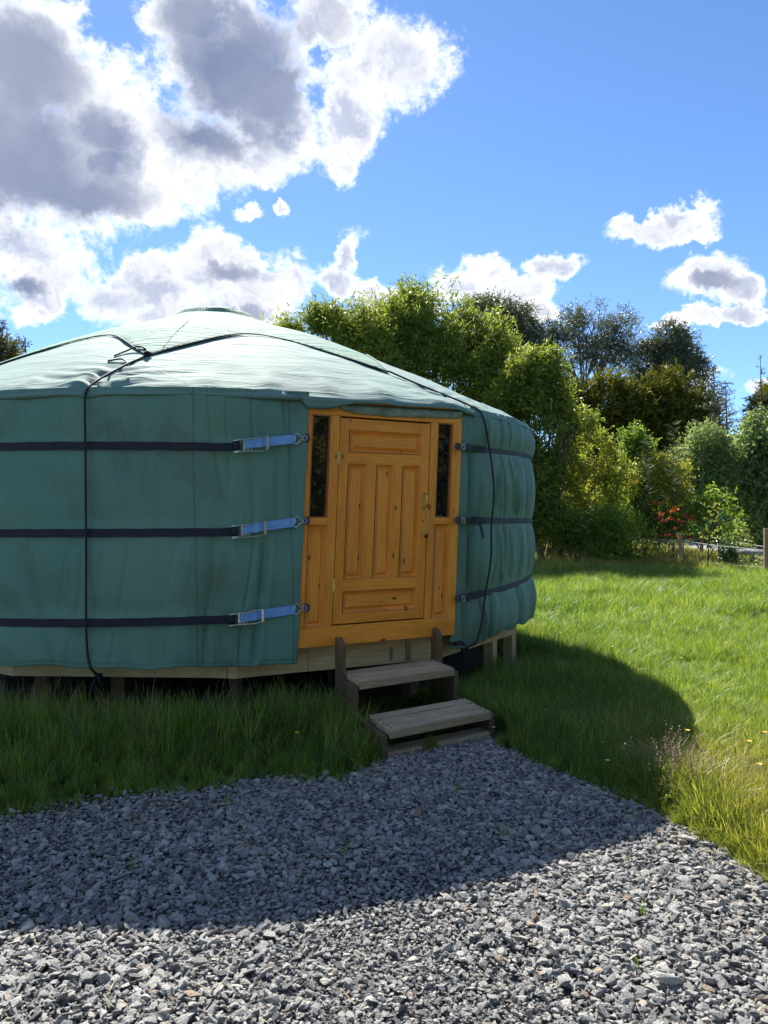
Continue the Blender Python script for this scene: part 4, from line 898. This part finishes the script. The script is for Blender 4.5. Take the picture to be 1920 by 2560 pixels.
mb.build('loose_end', M['black_rope'], rp, smooth=True); mb = MB(); mb.tube(smooth_path([pl1(46.2, 3.76, .46), pl1(45.2, 3.80, .52), pl1(43.2, 3.80, .53), pl1(42.6, 3.76, .53)]), .009, 6); mb.build('loose_end', M['black_rope'], rp, smooth=True); mb = MB(); mb.box(lambda a, b, c: pl1(43.9+a*15.2, 3.80+b, .525+c), (-.045, 0, -.018), (.045, .035, .018)); mb.build('cord_lock', M['black_rope'], rp)
# ------------------------------------------------------------------ vegetation
def WPX(px, py, Y): return np.array([(px-960)/1940*Y, Y, 1.7+(1290-py)/1940*Y])
def lobe(px, py, rx, ry, Y, dy=0, depth=1.0):
    c = WPX(px, py, Y); k = Y/1940; return (c[0], c[1]+dy, c[2], rx*k, rx*k*depth, ry*k)
def unit(v): return v/(np.linalg.norm(v, axis=-1, keepdims=True)+1e-9)
def foliage(lobes, n, per, tl, ll, lw, up=.5, droop=.1, gap=.42, gapf=.8, shell=.55, seed=0, outward=.6, spread=.8, tree_floor=None, leafup=.0, clump=.5):
    r = np.random.default_rng(seed); L = np.array(lobes); wgt = (L[:, 3]*L[:, 5]+L[:, 3]*L[:, 4]); wgt /= wgt.sum()
    li = r.choice(len(L), n, p=wgt); d = unit(r.normal(size=(n, 3))); rad = 1-(r.random(n)**1.6)*shell
    bumpy = .72+.56*fbm(d*2.2+L[li, :3]*.7, 3, seed)
    P = L[li, :3]+d*(rad*bumpy)[:, None]*L[li, 3:6]
    keep = fbm(P*gapf, 3, seed+5) > gap*(.9+.25*r.random(n)); P, d = P[keep], d[keep]
    if tree_floor is not None: k_ = P[:, 2] > tree_floor; P, d = P[k_], d[k_]
    n = len(P); td = unit(d*outward+np.array([0, 0, up])+r.normal(size=(n, 3))*.45); tw = r.random(n)*.55+.25*fbm(P*clump, 2, seed+9)
    tlen = tl*r.uniform(.5, 1.3, n)
    t = np.tile((np.arange(per)+.5)/per, n)+r.uniform(-.3, .3, n*per)/per; i = np.repeat(np.arange(n), per)
    B = P[i]+td[i]*(t*tlen[i])[:, None]; B[:, 2] -= droop*(t*tlen[i])**2
    ld = unit(td[i]*.55+r.normal(size=(n*per, 3))*spread+np.array([0, 0, leafup-droop*.8*1.0])); nr = unit(r.normal(size=(n*per, 3))+np.array([0, 0, .6])); sd = unit(np.cross(ld, nr))
    l_ = (ll*r.uniform(.6, 1.25, n*per))[:, None]; w_ = (lw*r.uniform(.7, 1.2, n*per))[:, None]; up_ = np.cross(sd, ld)
    V = np.stack([B, B+ld*l_*.45+sd*w_/2+up_*w_*.12, B+ld*l_-up_*l_*.08, B+ld*l_*.45-sd*w_/2+up_*w_*.12], 1).reshape(-1, 3)
    F = np.arange(len(V)).reshape(-1, 4); tint = np.clip(tw[i]+r.random(n*per)*.30, 0, 1)
    tips = (P, P+td*tlen[:, None])
    return V, F, tint, tips
def limb_path(a, b, r, k=5, wob=.08):
    a = np.array(a, float); b = np.array(b, float); L_ = np.linalg.norm(b-a); pts = [a]
    for i_ in range(1, k):
        t_ = i_/k; p_ = a*(1-t_)+b*t_; p_ = p_+r.normal(size=3)*L_*wob*math.sin(math.pi*t_)*.6; p_[2] += L_*.06*math.sin(math.pi*t_); pts.append(p_)
    return pts+[b]
def woody(mb, base, lobes, r, trunk_r, fork, sub=4, thick=1.0, stems=1):
    base = np.array(base, float)
    for s_ in range(stems):
        off = np.array([r.normal()*.25, r.normal()*.25, 0])*(stems > 1); f_ = base+off+np.array([r.normal()*.2, r.normal()*.2, fork])
        mb.tube([base+off-[0, 0, .3], (base+off)*.6+f_*.4+r.normal(size=3)*.05, f_], [trunk_r*1.25, trunk_r, trunk_r*.8], 7)
        mine = [l for i_, l in enumerate(lobes) if i_ % stems == s_]
        for l in mine:
            c = np.array(l[:3]); p_ = limb_path(f_, c, r, 6); rr_ = np.linspace(trunk_r*.6*thick, trunk_r*.16, len(p_)); mb.tube(p_, list(rr_), 5, caps=False)
            for q_ in range(sub):
                st_ = p_[2+q_ % 4]; dd = unit(r.normal(size=3)+np.array([0, 0, .5])); e_ = c+dd*np.array(l[3:6])*.85; p2 = limb_path(st_, e_, r, 4, .1); mb.tube(p2, list(np.linspace(trunk_r*.22*thick, trunk_r*.04, len(p2))), 4, caps=False)
def tree(name, base, lobes, label, cat, leafm, barkm, n, per, tl, ll, lw, trunk_r=.15, fork=1.0, seed=1, sub=4, thick=1, stems=1, group=None, wood_name='trunk', crown_name='crown', **kw):
    base = (float(base[0]), float(base[1]), float(gz(base[0], base[1]))); t_ = empty(name, base, label, cat, group); r = np.random.default_rng(seed+100)
    V, F, ti, tips = foliage(lobes, n, per, tl, ll, lw, seed=seed, tree_floor=base[2]+.05, **kw)
    mesh(crown_name, V, F, leafm, t_, attrs={'tint': ('FLOAT', 'FACE', ti)})
    mb = MB(); woody(mb, base, lobes, r, trunk_r, fork, sub, thick, stems); mb.build(wood_name, barkm, t_, smooth=True)
    return t_
M['willow'] = leaf_mat('willow_leaf', [(.12, (.05,.09,.02)), (.35, (.14,.20,.03)), (.6, (.27,.33,.06)), (.85, (.46,.49,.14))], .55)
M['euc'] = leaf_mat('grey_green_leaf', [(.15, (.06,.075,.045)), (.45, (.11,.13,.075)), (.75, (.17,.19,.12)), (.95, (.28,.29,.20))], .38, .42, spec=.6)
M['cypress'] = leaf_mat('cypress_spray', [(.15, (.055,.065,.008)), (.45, (.12,.13,.014)), (.75, (.21,.20,.02)), (.95, (.32,.27,.035))], .38, .6)
M['darkleaf'] = leaf_mat('dark_leaf', [(.2, (.035,.075,.018)), (.55, (.075,.135,.03)), (.9, (.15,.22,.06))], .38, .38, spec=.6)
M['goldleaf'] = leaf_mat('golden_leaf', [(.15, (.12,.17,.03)), (.4, (.25,.32,.045)), (.65, (.42,.40,.07)), (.85, (.50,.34,.09)), (.97, (.45,.20,.07))], .55)
M['midleaf'] = leaf_mat('mid_green_leaf', [(.12, (.06,.12,.02)), (.4, (.15,.25,.035)), (.8, (.32,.42,.08))], .55)
M['greyleaf'] = leaf_mat('sallow_leaf', [(.15, (.10,.16,.05)), (.45, (.21,.30,.10)), (.8, (.40,.47,.22))], .52)
M['larch'] = leaf_mat('larch_needle', [(.2, (.040,.060,.035)), (.8, (.10,.12,.06))], .35)
M['redleaf'] = leaf_mat('red_leaf', [(.2, (.20,.03,.015)), (.5, (.42,.075,.025)), (.8, (.55,.20,.09))], .40, .3)

YW = 31
# big willow behind the yurt
lw_ = [lobe(1000,835,88,85,YW), lobe(1075,800,88,80,YW,.5), lobe(1160,880,95,95,YW), lobe(1050,950,150,120,YW,.6), lobe(930,890,80,75,YW), lobe(1230,935,75,85,YW,.4), lobe(1200,1030,105,100,YW), lobe(1020,775,45,45,YW), lobe(1280,985,48,75,YW)]
tree('willow_tree', WPX(1090, 1290, YW)[:2], lw_, 'largest bright green willow, rising behind the right slope of the yurt roof', 'tree', M['willow'], M['bark'], 11500, 9, .95, .27, .062, .22, 2.0, 11, up=.95, droop=.06, gap=.465, gapf=.85, shell=.68, stems=4, outward=.75)
lw_ = [lobe(830,875,85,75,YW-2), lobe(760,880,70,65,YW-2), lobe(900,865,70,75,YW-2), lobe(815,835,50,42,YW-2), lobe(700,870,42,45,YW-2), lobe(860,940,120,65,YW-2)]
tree('willow_tree', WPX(820, 1290, YW-2)[:2], lw_, 'lower willow between the yurt crown and the largest willow', 'tree', M['willow'], M['bark'], 6200, 9, .85, .26, .058, .2, 2.0, 12, up=.95, droop=.06, gap=.455, gapf=.9, shell=.68, stems=4, outward=.75)
YQ = 27.5
lw_ = [lobe(1325,960,50,75,YQ), lobe(1370,925,30,45,YQ), lobe(1345,1070,55,85,YQ), lobe(1330,1180,55,100,YQ), lobe(1400,1010,24,45,YQ), lobe(1445,1055,34,20,YQ), lobe(1345,1290,42,60,YQ), lobe(1290,1080,70,130,YQ,.5), lobe(1385,1110,20,50,YQ)]
tree('willow_tree', WPX(1370, 1290, YQ)[:2], lw_, 'light yellow-green willow bush beside the right edge of the yurt, reaching down to the grass', 'tree', M['willow'], M['bark'], 7800, 9, .55, .19, .052, .12, .8, 13, up=.5, droop=.3, gap=.38, gapf=1.0, shell=.7, stems=3)
# grey-green trees on the skyline
YE = 59
lw_ = [lobe(1230,800,70,50,YE), lobe(1300,820,60,50,YE), lobe(1340,850,50,60,YE), lobe(1260,860,90,60,YE), lobe(1310,910,90,80,YE), lobe(1200,780,40,30,YE)]
tree('eucalyptus_tree', WPX(1270, 1290, YE)[:2], lw_, 'dark grey-green tree showing between the tallest willow and the open-branched tree', 'tree', M['euc'], M['bark_pale'], 6500, 9, .8, .24, .075, .25, 6.0, 14, up=.3, gap=.43, gapf=.5, shell=.7, group='grey-green trees on the skyline')
lw_ = [lobe(1440,830,60,55,YE), lobe(1400,860,40,40,YE), lobe(1490,805,60,42,YE), lobe(1545,820,45,50,YE), lobe(1420,920,45,45,YE), lobe(1500,880,60,40,YE), lobe(1570,890,38,38,YE), lobe(1600,940,40,40,YE), lobe(1385,930,30,50,YE)]
tree('eucalyptus_tree', WPX(1470, 1290, YE)[:2], lw_, 'tall open tree whose pale forking branches show against the sky', 'tree', M['euc'], M['bark_pale'], 5200, 9, .8, .22, .055, .24, 9.0, 15, sub=9, thick=.9, up=.2, gap=.455, gapf=.7, shell=.7, group='grey-green trees on the skyline')
lw_ = [lobe(1670,860,50,45,YE), lobe(1625,900,45,45,YE), lobe(1710,880,42,45,YE), lobe(1740,925,30,30,YE), lobe(1670,930,70,50,YE), lobe(1770,955,18,16,YE), lobe(1620,960,50,40,YE)]
tree('eucalyptus_tree', WPX(1670, 1290, YE)[:2], lw_, 'rounded grey-green tree farthest right of the skyline trees, above the cypresses', 'tree', M['euc'], M['bark_pale'], 5600, 9, .75, .24, .075, .24, 9.0, 16, sub=6, up=.2, gap=.46, gapf=.7, shell=.6, group='grey-green trees on the skyline')
# cypress screen, gold where the sun reaches the tops
YC2 = 50
cy = [(1440,940,62,'leftmost cypress of the dark screen, half hidden behind the yellow-green willow bush'), (1520,935,62,'dark cypress with a gold top standing under the open-branched tree'), (1600,935,62,'dark cypress with a gold top, third from the left in the screen'), (1680,925,66,'broadest gold-topped cypress, under the rounded skyline tree'), (1750,975,55,'low sloping cypress at the right end of the dark screen')]
for i_, (px, top_, w_, lb) in enumerate(cy):
    lw_ = [lobe(px, top_+62, w_*.5, 45, YC2), lobe(px-12, top_+125, w_*.8, 75, YC2), lobe(px+15, top_+200, w_*.95, 110, YC2), lobe(px, top_+290, w_*.95, 110, YC2)]
    tree('cypress_tree', WPX(px, 1290, YC2)[:2], lw_, lb, 'tree', M['cypress'], M['bark_dark'], 3600, 13, 1.1, .31, .10, .25, 5, 30+i_, up=.55, droop=.05, gap=.38, gapf=.7, shell=.55, outward=1.0, spread=.45, group='cypress trees of the dark screen', sub=3)
YC3 = 52
lw_ = [lobe(1915,1025,30,35,YC3), lobe(1905,1090,38,55,YC3), lobe(1960,1010,50,55,YC3), lobe(1925,1160,65,90,YC3), lobe(1900,1230,80,80,YC3)]
tree('cypress_tree', WPX(1930, 1290, YC3)[:2], lw_, 'gold-topped cypress cut by the right edge of the picture', 'tree', M['cypress'], M['bark_dark'], 4200, 13, .8, .26, .085, .22, 4, 41, up=.5, gap=.36, gapf=.6, shell=.45, outward=1.0, spread=.45, group='cypress trees of the dark screen', sub=3)
# sparse larches with bare leaders
def larch(px, top_, Y, w_, label, seed, dens=1.0):
    p_ = WPX(px, 1290, Y); base = (p_[0], p_[1], float(gz(p_[0], p_[1]))); t_ = empty('larch_tree', base, label, 'tree', 'thin larches with bare tips'); H = WPX(px, top_, Y)[2]-base[2]; r = np.random.default_rng(seed)
    mb = MB(); mb.tube([np.array(base), np.array(base)+[.1, 0, H*.5], np.array(base)+[0, 0, H]], [.14, .08, .012], 6); tw = []
    for i_ in range(int(70*dens)):
        h_ = H*(.25+.75*r.random()); l_ = (1-h_/H)*w_*Y/1940*2.2+.25; a = r.uniform(0, 6.28); s_ = np.array(base)+[0, 0, h_]; e_ = s_+np.array([math.cos(a)*l_, math.sin(a)*l_, -.05+.32*l_]); m2 = (s_+e_)/2-[0, 0, .08*l_]; mb.tube([s_, m2, e_], [.022, .014, .005], 4, caps=False); tw.append((s_, m2, e_, h_/H))
    mb.build('trunk', M['bark'], t_); V = []; ti = []
    for s_, m2, e_, q_ in tw:
        k = int(34*(1-q_*.72)*dens)
        for j in range(k):
            u_ = r.uniform(.15, 1.05); c = s_*(1-u_)+e_*u_-[0, 0, .1*np.linalg.norm(e_-s_)*u_*(1-u_)]; d_ = unit(r.normal(size=3)+[0, 0, -.3])*r.uniform(.10, .24); sd_ = unit(np.cross(d_, r.normal(size=3)))*.018; V += [c, c+d_*.5+sd_, c+d_, c+d_*.5-sd_]; ti.append(r.random())
    mesh('crown', np.array(V), np.arange(len(V)).reshape(-1, 4), M['larch'], t_, attrs={'tint': ('FLOAT', 'FACE', ti)})
larch(1785, 915, 40, 55, 'thin larch with a bare tip in the gap right of the cypress screen', 3, 1.3)
larch(1815, 950, 44, 45, 'smaller feathery larch just right of the gap in the trees', 4, 1.2)
larch(1902, 890, 46, 22, 'tallest bare-tipped larch rising at the right edge of the picture', 5, .7)
larch(5, 800, 36, 70, 'sparse larch cut by the left edge of the picture beyond the yurt roof', 6, 1.6)
larch(62, 845, 36, 45, 'short larch just above the left slope of the yurt roof', 7, 1.3)
lw_ = [lobe(-10,900,55,50,37), lobe(-40,960,90,90,37)]
tree('spruce_tree', WPX(-20, 1290, 37)[:2], lw_, 'golden-green spruce at the left edge beyond the yurt', 'tree', M['cypress'], M['bark_dark'], 2600, 12, .6, .18, .05, .2, 3, 47, up=.3, gap=.3, gapf=.6, shell=.5, outward=1.0, spread=.45)
# shrubs between the lawn and the trees
def shrub(name, px, Y, lobes, label, leafm, n, per, tl, ll, lw, seed, group=None, **kw):
    kw.setdefault('stems', 3); kw.setdefault('trunk_r', .035); kw.setdefault('fork', .35); kw.setdefault('sub', 4); kw.setdefault('shell', .65)
    return tree(name, WPX(px, 1290, Y)[:2], lobes, label, 'shrub', leafm, M['bark_dark'], n, per, tl, ll, lw, seed=seed, group=group, wood_name='stems', crown_name='foliage', **kw)
shrub('golden_shrub', 1465, 28, [lobe(1475,1150,55,55,28), lobe(1530,1180,45,50,28), lobe(1420,1190,40,45,28), lobe(1470,1230,80,60,28), lobe(1440,1290,70,50,28), lobe(1490,1110,25,35,28)], 'golden yellow shrub with orange tips right of the yurt', M['goldleaf'], 2700, 8, .40, .12, .065, 51, up=.5, gap=.42, gapf=1.3)
shrub('golden_shrub', 1640, 29, [lobe(1640,1190,55,50,29), lobe(1690,1200,40,50,29), lobe(1600,1230,45,50,29), lobe(1660,1260,70,55,29)], 'olive and bronze shrub in the middle of the thicket, behind the pinnate saplings', M['goldleaf'], 2300, 8, .40, .10, .05, 52, up=.5, gap=.42, gapf=1.3)
shrub('green_shrub', 1590, 30, [lobe(1580,1110,28,35,30), lobe(1600,1140,35,40,30), lobe(1570,1160,30,50,30), lobe(1560,1240,50,60,30), lobe(1590,1080,12,14,30)], 'fresh green upright shrub between the golden and the bronze one', M['midleaf'], 1700, 9, .4, .11, .06, 53, up=.7, gap=.40, gapf=1.3)
shrub('sallow_shrub', 1760, 36, [lobe(1770,1120,45,55,36), lobe(1740,1160,55,60,36), lobe(1800,1170,45,60,36), lobe(1770,1220,70,50,36)], 'pale grey-green sallow bush just left of the large bush at the right edge', M['greyleaf'], 3300, 9, .55, .16, .055, 54, up=.5, gap=.38, gapf=.85)
shrub('laurel_shrub', 1900, 36.5, [lobe(1900,1120,55,80,36.5), lobe(1860,1200,55,90,36.5), lobe(1930,1200,80,110,36.5), lobe(1880,1300,60,70,36.5), lobe(1930,1300,60,70,36.5), lobe(1910,1070,35,30,36.5)], 'large round-leaved bush filling the right edge behind the gravel track', M['greyleaf'], 4600, 9, .5, .19, .14, 55, up=.5, gap=.34, gapf=.85)
shrub('low_shrub', 1560, 26, [lobe(1560,1340,65,50,26), lobe(1520,1380,60,35,26), lobe(1600,1375,40,35,26), lobe(1530,1310,50,40,26)], 'low dense bush at the far edge of the lawn, left of the red-leaved shrub', M['midleaf'], 3400, 9, .3, .075, .04, 56, up=.5, gap=.36, gapf=1.5)
shrub('low_shrub', 1440, 27, [lobe(1440,1330,60,45,27), lobe(1400,1310,45,50,27), lobe(1480,1340,50,40,27)], 'low dark green bush behind the wire netting beside the yurt', M['midleaf'], 2600, 9, .3, .09, .045, 57, up=.5, gap=.38, gapf=1.5)
shrub('green_shrub', 1590, 29, [lobe(1590,1270,60,45,29), lobe(1640,1310,55,40,29), lobe(1690,1320,40,30,29), lobe(1530,1270,50,40,29)], 'broad-leaved green undergrowth behind the red-leaved shrub', M['midleaf'], 2500, 8, .32, .11, .06, 58, up=.5, gap=.40, gapf=1.4)
shrub('green_shrub', 1790, 27.5, [lobe(1775,1270,40,40,27.5), lobe(1820,1290,38,45,27.5), lobe(1740,1280,25,30,27.5), lobe(1800,1330,40,20,27.5)], 'yellow-green maple bush in front of the green shed', M['midleaf'], 420, 7, .38, .13, .09, 59, up=.4, gap=.46, gapf=1.5)
shrub('low_shrub', 1860, 24, [lobe(1830,1420,25,20,24), lobe(1870,1415,30,25,24)], 'small dark weed bush beside the corner fence post', M['darkleaf'], 420, 8, .22, .09, .05, 60, up=.5, gap=.38, gapf=2, trunk_r=.012, fork=.15)
shrub('young_shrub', 1815, 23.5, [lobe(1815,1370,14,22,23.5), lobe(1822,1395,18,16,23.5)], 'small leafy young bush between the slanting sapling and the corner fence post', M['darkleaf'], 190, 7, .2, .08, .045, 61, up=.6, gap=.35, gapf=2, trunk_r=.012, fork=.3, stems=1)
# more thicket behind, in the shade of the cypress screen
shrub('green_shrub', 1690, 33, [lobe(1690,1290,60,45,33), lobe(1620,1290,60,50,33), lobe(1560,1300,50,40,33)], 'shaded dark undergrowth at the foot of the cypress screen', M['darkleaf'], 2300, 8, .4, .13, .07, 62, up=.5, gap=.3, gapf=1.2)
shrub('green_shrub', 1400, 30, [lobe(1390,1340,50,45,30), lobe(1450,1350,50,40,30), lobe(1350,1340,40,50,30)], 'dark undergrowth behind the netting fence next to the yurt wall', M['darkleaf'], 2300, 8, .4, .12, .06, 63, up=.5, gap=.3, gapf=1.2)
# saplings with pinnate leaves
def sapling(px, py0, top_, Y, lean, label, seed, fronds=26, fl=.42, leafm='larch', name='rowan_sapling', group='thin saplings in front of the thicket', stemr=.016, start=.35, ls=.07):
    p_ = WPX(px, 1290, Y); z0 = float(gz(p_[0], p_[1])); base = np.array([p_[0], p_[1], z0]); t_ = empty(name, tuple(base), label, 'sapling', group); topp = WPX(px+lean, top_, Y); r = np.random.default_rng(seed)
    pts = smooth_path([base, base*.6+topp*.4+[r.normal()*.06, 0, 0], topp], 6); mb = MB(); mb.tube(pts, list(np.linspace(stemr, .005, len(pts))), 5); V = []; ti = []
    for i_ in range(fronds):
        u_ = start+(1-start)*(i_+.5)/fronds; c = base*(1-u_)+topp*u_; a = i_*2.4; l_ = fl*(1.15-.75*u_)*r.uniform(.8, 1.2); d_ = np.array([math.cos(a), math.sin(a), .55]); d_ /= np.linalg.norm(d_); e_ = c+d_*l_; mb.tube([c, (c+e_)/2+[0, 0, .02], e_], [.006, .004, .002], 3, caps=False)
        perp = unit(np.cross(d_, [0, 0, 1.]))
        for j in range(8):
            w_ = (j+1)/8.; b_ = c*(1-w_)+e_*w_
            for s_ in (-1, 1):
                ld = unit(perp*s_+d_*.5+[0, 0, .15])*ls*(1.1-.5*w_); sd_ = unit(np.cross(ld, [0.2, 0, 1]))*ls*.17; V += [b_, b_+ld*.5+sd_, b_+ld, b_+ld*.5-sd_]; ti.append(r.random())
    mb.build('stem', M['bark_dark'], t_); mesh('leaflets', np.array(V), np.arange(len(V)).reshape(-1, 4), M[leafm], t_, attrs={'tint': ('FLOAT', 'FACE', ti)}); return t_
sapling(1612, 1300, 1095, 26.5, 4, 'thin pinnate sapling standing in the middle of the thicket', 1, 30, .55, ls=.17)
sapling(1682, 1300, 1060, 27, 2, 'tallest pinnate sapling, its drooping tip against the dark trees', 2, 32, .60, ls=.19)
sapling(1478, 1300, 1075, 27.2, 6, 'slender sapling sticking out of the golden shrub', 3, 16, .35, ls=.12, start=.6)
def twiggy(px, top_, Y, lean, label, seed, leafm='midleaf', n=16, ls=.10):
    p_ = WPX(px, 1290, Y); z0 = float(gz(p_[0], p_[1])); base = np.array([p_[0], p_[1], z0]); t_ = empty('maple_sapling', tuple(base), label, 'sapling', 'thin saplings in front of the thicket'); topp = WPX(px+lean, top_, Y); r = np.random.default_rng(seed)
    pts = smooth_path([base, base*.5+topp*.5+[r.normal()*.04, 0, 0], topp], 6); mb = MB(); mb.tube(pts, list(np.linspace(.020, .006, len(pts))), 5); V = []; ti = []
    for i_ in range(n):
        u_ = .45+.55*(i_+.5)/n; c = base*(1-u_)+topp*u_; a = i_*2.4; e_ = c+np.array([math.cos(a)*.30, math.sin(a)*.3, .22])*r.uniform(.5, 1.1); mb.tube([c, e_], [.007, .003], 3, caps=False)
        for j in range(7):
            b_ = c+(e_-c)*r.uniform(.4, 1.05); ld = unit(r.normal(size=3)+[0, 0, .1])*ls; sd_ = unit(np.cross(ld, r.normal(size=3)))*ls*.3; V += [b_, b_+ld*.5+sd_, b_+ld, b_+ld*.5-sd_]; ti.append(r.random())
    mb.build('stem', M['bark_dark'], t_); mesh('leaves', np.array(V), np.arange(len(V)).reshape(-1, 4), M[leafm], t_, attrs={'tint': ('FLOAT', 'FACE', ti)})
twiggy(1768, 1270, 22.5, 14, 'dark slanting sapling with a leafy top in front of the gravel track', 5, 'goldleaf')
twiggy(1446, 1250, 25.5, 26, 'leaning dark-stemmed sapling in front of the wire netting', 6, 'midleaf')
# red-leaved shrub
p_ = WPX(1680, 1290, 26.4); base = np.array([p_[0], p_[1], 0.]); t_ = empty('red_leaved_shrub', tuple(base), 'small shrub with big red-orange leaves beside the fence', 'shrub'); r = np.random.default_rng(77); mb = MB(); V = []; ti = []
for px, py in ((1652,1290),(1640,1300),(1660,1305),(1680,1283),(1690,1278),(1712,1290),(1720,1296),(1735,1302),(1700,1305),(1690,1323),(1705,1312),(1645,1342),(1668,1340),(1695,1345),(1640,1262),(1725,1345),(1675,1300)):
    e_ = WPX(px, py, 26.4+r.normal()*.25); mb.tube([base+[r.normal()*.25, r.normal()*.1, 0], (base+e_)/2+[r.normal()*.1, 0, 0], e_], [.012, .008, .004], 4, caps=False)
    for j in range(7):
        a = r.uniform(-1.3, 1.3); d_ = unit(np.array([math.sin(a)*1.1, r.normal()*.5, abs(math.cos(a))*.8+.1]))*r.uniform(.10, .20); sd_ = unit(np.cross(d_, [r.normal()*.4, 1, r.normal()*.4]))*.042; V += [e_, e_+d_*.5+sd_, e_+d_, e_+d_*.5-sd_]; ti.append(r.random())
mb.build('stems', M['bark'], t_); mesh('foliage', np.array(V), np.arange(len(V)).reshape(-1, 4), M['redleaf'], t_, attrs={'tint': ('FLOAT', 'FACE', ti)})

# ------------------------------------------------------------------ fence of round-topped stakes with wires and netting
fence = empty('wire_fence', (9.5, 26, 0), 'low fence of wooden stakes and wire along the far edge of the lawn', 'fence')
posts = [(1353, 29, 1.05), (1700, 25.5, 1.12), (1754, 31.5, 1.12), (1915, 21.5, 1.35)]
ppos = []
for px, Y, h_ in posts:
    q = WPX(px, 1290, Y); z0 = float(gz(q[0], q[1])); q[2] = z0; ppos.append((q, h_)); mb = MB(); mb.box(lambda a, b, c: np.array([q[0]+a, q[1]+b, z0+c]), (-.055, -.055, -.2), (.055, .055, h_), 2); mb.build('post', M['postw'], fence, bevel=.012)
def wire(a, b, fa, fb, rad, name='wire', m_='zinc'):
    A = ppos[a][0]+[0, -.06, ppos[a][1]*fa]; B = ppos[b][0]+[0, -.06, ppos[b][1]*fb]; mb = MB(); mb.tube([A, (A+B)/2-[0, 0, .03], B], rad, 5); mb.build(name, M[m_], fence)
M['palewire'] = plain('pale_wire', (.5,.48,.42), .5)
wire(0, 1, .95, .80, .009, m_='palewire'); wire(1, 3, .80, .55, .011, m_='palewire'); wire(1, 3, .25, .20, .009, m_='palewire'); wire(2, 3, .8, .62, .008, m_='palewire'); wire(2, 1, .7, .8, .007, m_='palewire')
# netting between the left stakes
A = ppos[0][0]+[0, -.08, 0]; B = A+np.array([1.9, -.5, 0]); nb = MB()
for i_ in range(13):
    c = A+(B-A)*i_/12; nb.tube([c+[0, 0, .05], c+[0, 0, 1.0]], .0045, 4, caps=False)
for j in range(7):
    z_ = .08+.92*j/6; nb.tube([A+[0, 0, z_], (A+B)/2+[0, 0, z_-.02], B+[0, 0, z_]], .0045, 4, caps=False)
o = nb.build('netting', M['palewire'], fence)
fp2 = MB(); q = B; fp2.box(lambda a, b, c: np.array([q[0]+a, q[1]+b, c]), (-.04, -.04, 0), (.04, .04, 1.05), 2); fp2.build('post', M['postw'], fence, bevel=.01)
# ------------------------------------------------------------------ gravel track and green shed far right
def strip(pts_l, pts_r, m_, name):
    V = [np.array([x, y, float(gz(x, y))+.012]) for x, y in pts_l]+[np.array([x, y, float(gz(x, y))+.012]) for x, y in pts_r]; n_ = len(pts_l); F = [[k, k+1, n_+k+1, n_+k] for k in range(n_-1)]
    return tag(mesh(name, np.array(V), F, m_), kind='structure')
m_, t, p, o = new_mat('track_gravel'); pos = t.new('ShaderNodeNewGeometry').outputs['Position']; a_ = t.noise(pos, 12, 6, .8)
t.set(p.inputs['Base Color'], t.ramp(a_, [(.3, (.16,.17,.18)), (.55, (.33,.34,.34)), (.75, (.46,.46,.45))])); p.inputs['Roughness'].default_value = .95; t.set(p.inputs['Normal'], t.bump(a_, .9, .05)); M['track'] = m_
strip([(12.8,46),(13.2,41),(14.0,37),(15.2,33.5),(17,30.5)], [(15.0,46),(15.8,41),(17.2,37),(20,34.8),(25,33)], M['track'], 'gravel_track')
q = WPX(1765, 1290, 47); gq = float(gz(q[0], q[1])); shed = empty('green_shed', (q[0], q[1], gq), 'bright green shed with a pale flat roof edge, half hidden behind the bushes', 'shed')
M['greenpaint'] = plain('green_paint', (.02,.30,.09), .5, scale=3, var=.2); M['fascia_p'] = plain('pale_trim', (.75,.62,.48), .6)
def shf(a, b, c): return np.array([q[0]+a, q[1]+b, gq+c])
for k in range(9):
    mb = MB(); mb.box(shf, (-1.2+k*.32, 0, 0), (-1.2+k*.32+.312, 2.2, 2.05), 2); mb.build('wall_panel', M['greenpaint'], shed, bevel=.01)
mb = MB(); mb.box(shf, (-1.35, -.15, 2.06), (1.85, 2.4, 2.20), 0); mb.build('roof', M['fascia_p'], shed)
# trees behind the viewer, seen only as dark reflections in the door's side panes
for i_, (x, y, h_) in enumerate(((19,-8,9),(15.5,-13.5,9.5),(10,-18,9.5),(22,-2.5,9),(4,-21,9))):
    lw_ = [(x,y,h_*.72,3.2,3.0,h_*.26), (x-1,y+.5,h_*.42,3.6,3.4,h_*.3), (x+1.2,y-.5,h_*.25,3.6,3.2,h_*.26)]
    tree('hedge_tree', (x, y), lw_, ['dense tree mirrored in the left pane beside the door','dense tree mirrored in the right pane beside the door','dense tree mirrored lowest in the panes','dense tree at the near end of the mirrored row','dense tree at the far end of the mirrored row'][i_], 'tree', M['cypress'], M['bark_dark'], 1700, 9, .9, .40, .18, .25, 2.5, 80+i_, up=.3, gap=.2, gapf=.5, shell=.5, group='trees behind the viewer mirrored in the panes')

# far-off belt of woodland closing the horizon
wl = []
for a in np.arange(-95, 96, 3.2):
    rr = 88+6*math.sin(a*.31); h_ = 4.2+1.6*math.sin(a*.9)+.8*math.sin(a*2.3); x, y = rr*math.sin(R(a)), rr*math.cos(R(a)); wl.append((x, y, float(gz(x, y))+h_*.5, 3.4, 3.0, h_*.62))
V, F, ti, tips = foliage(wl, 14000, 6, 1.3, .75, .38, up=.4, gap=.2, gapf=.4, shell=.5, seed=99)
tag(mesh('far_woodland', V, F, M['darkleaf'], attrs={'tint': ('FLOAT', 'FACE', ti)}), kind='stuff')
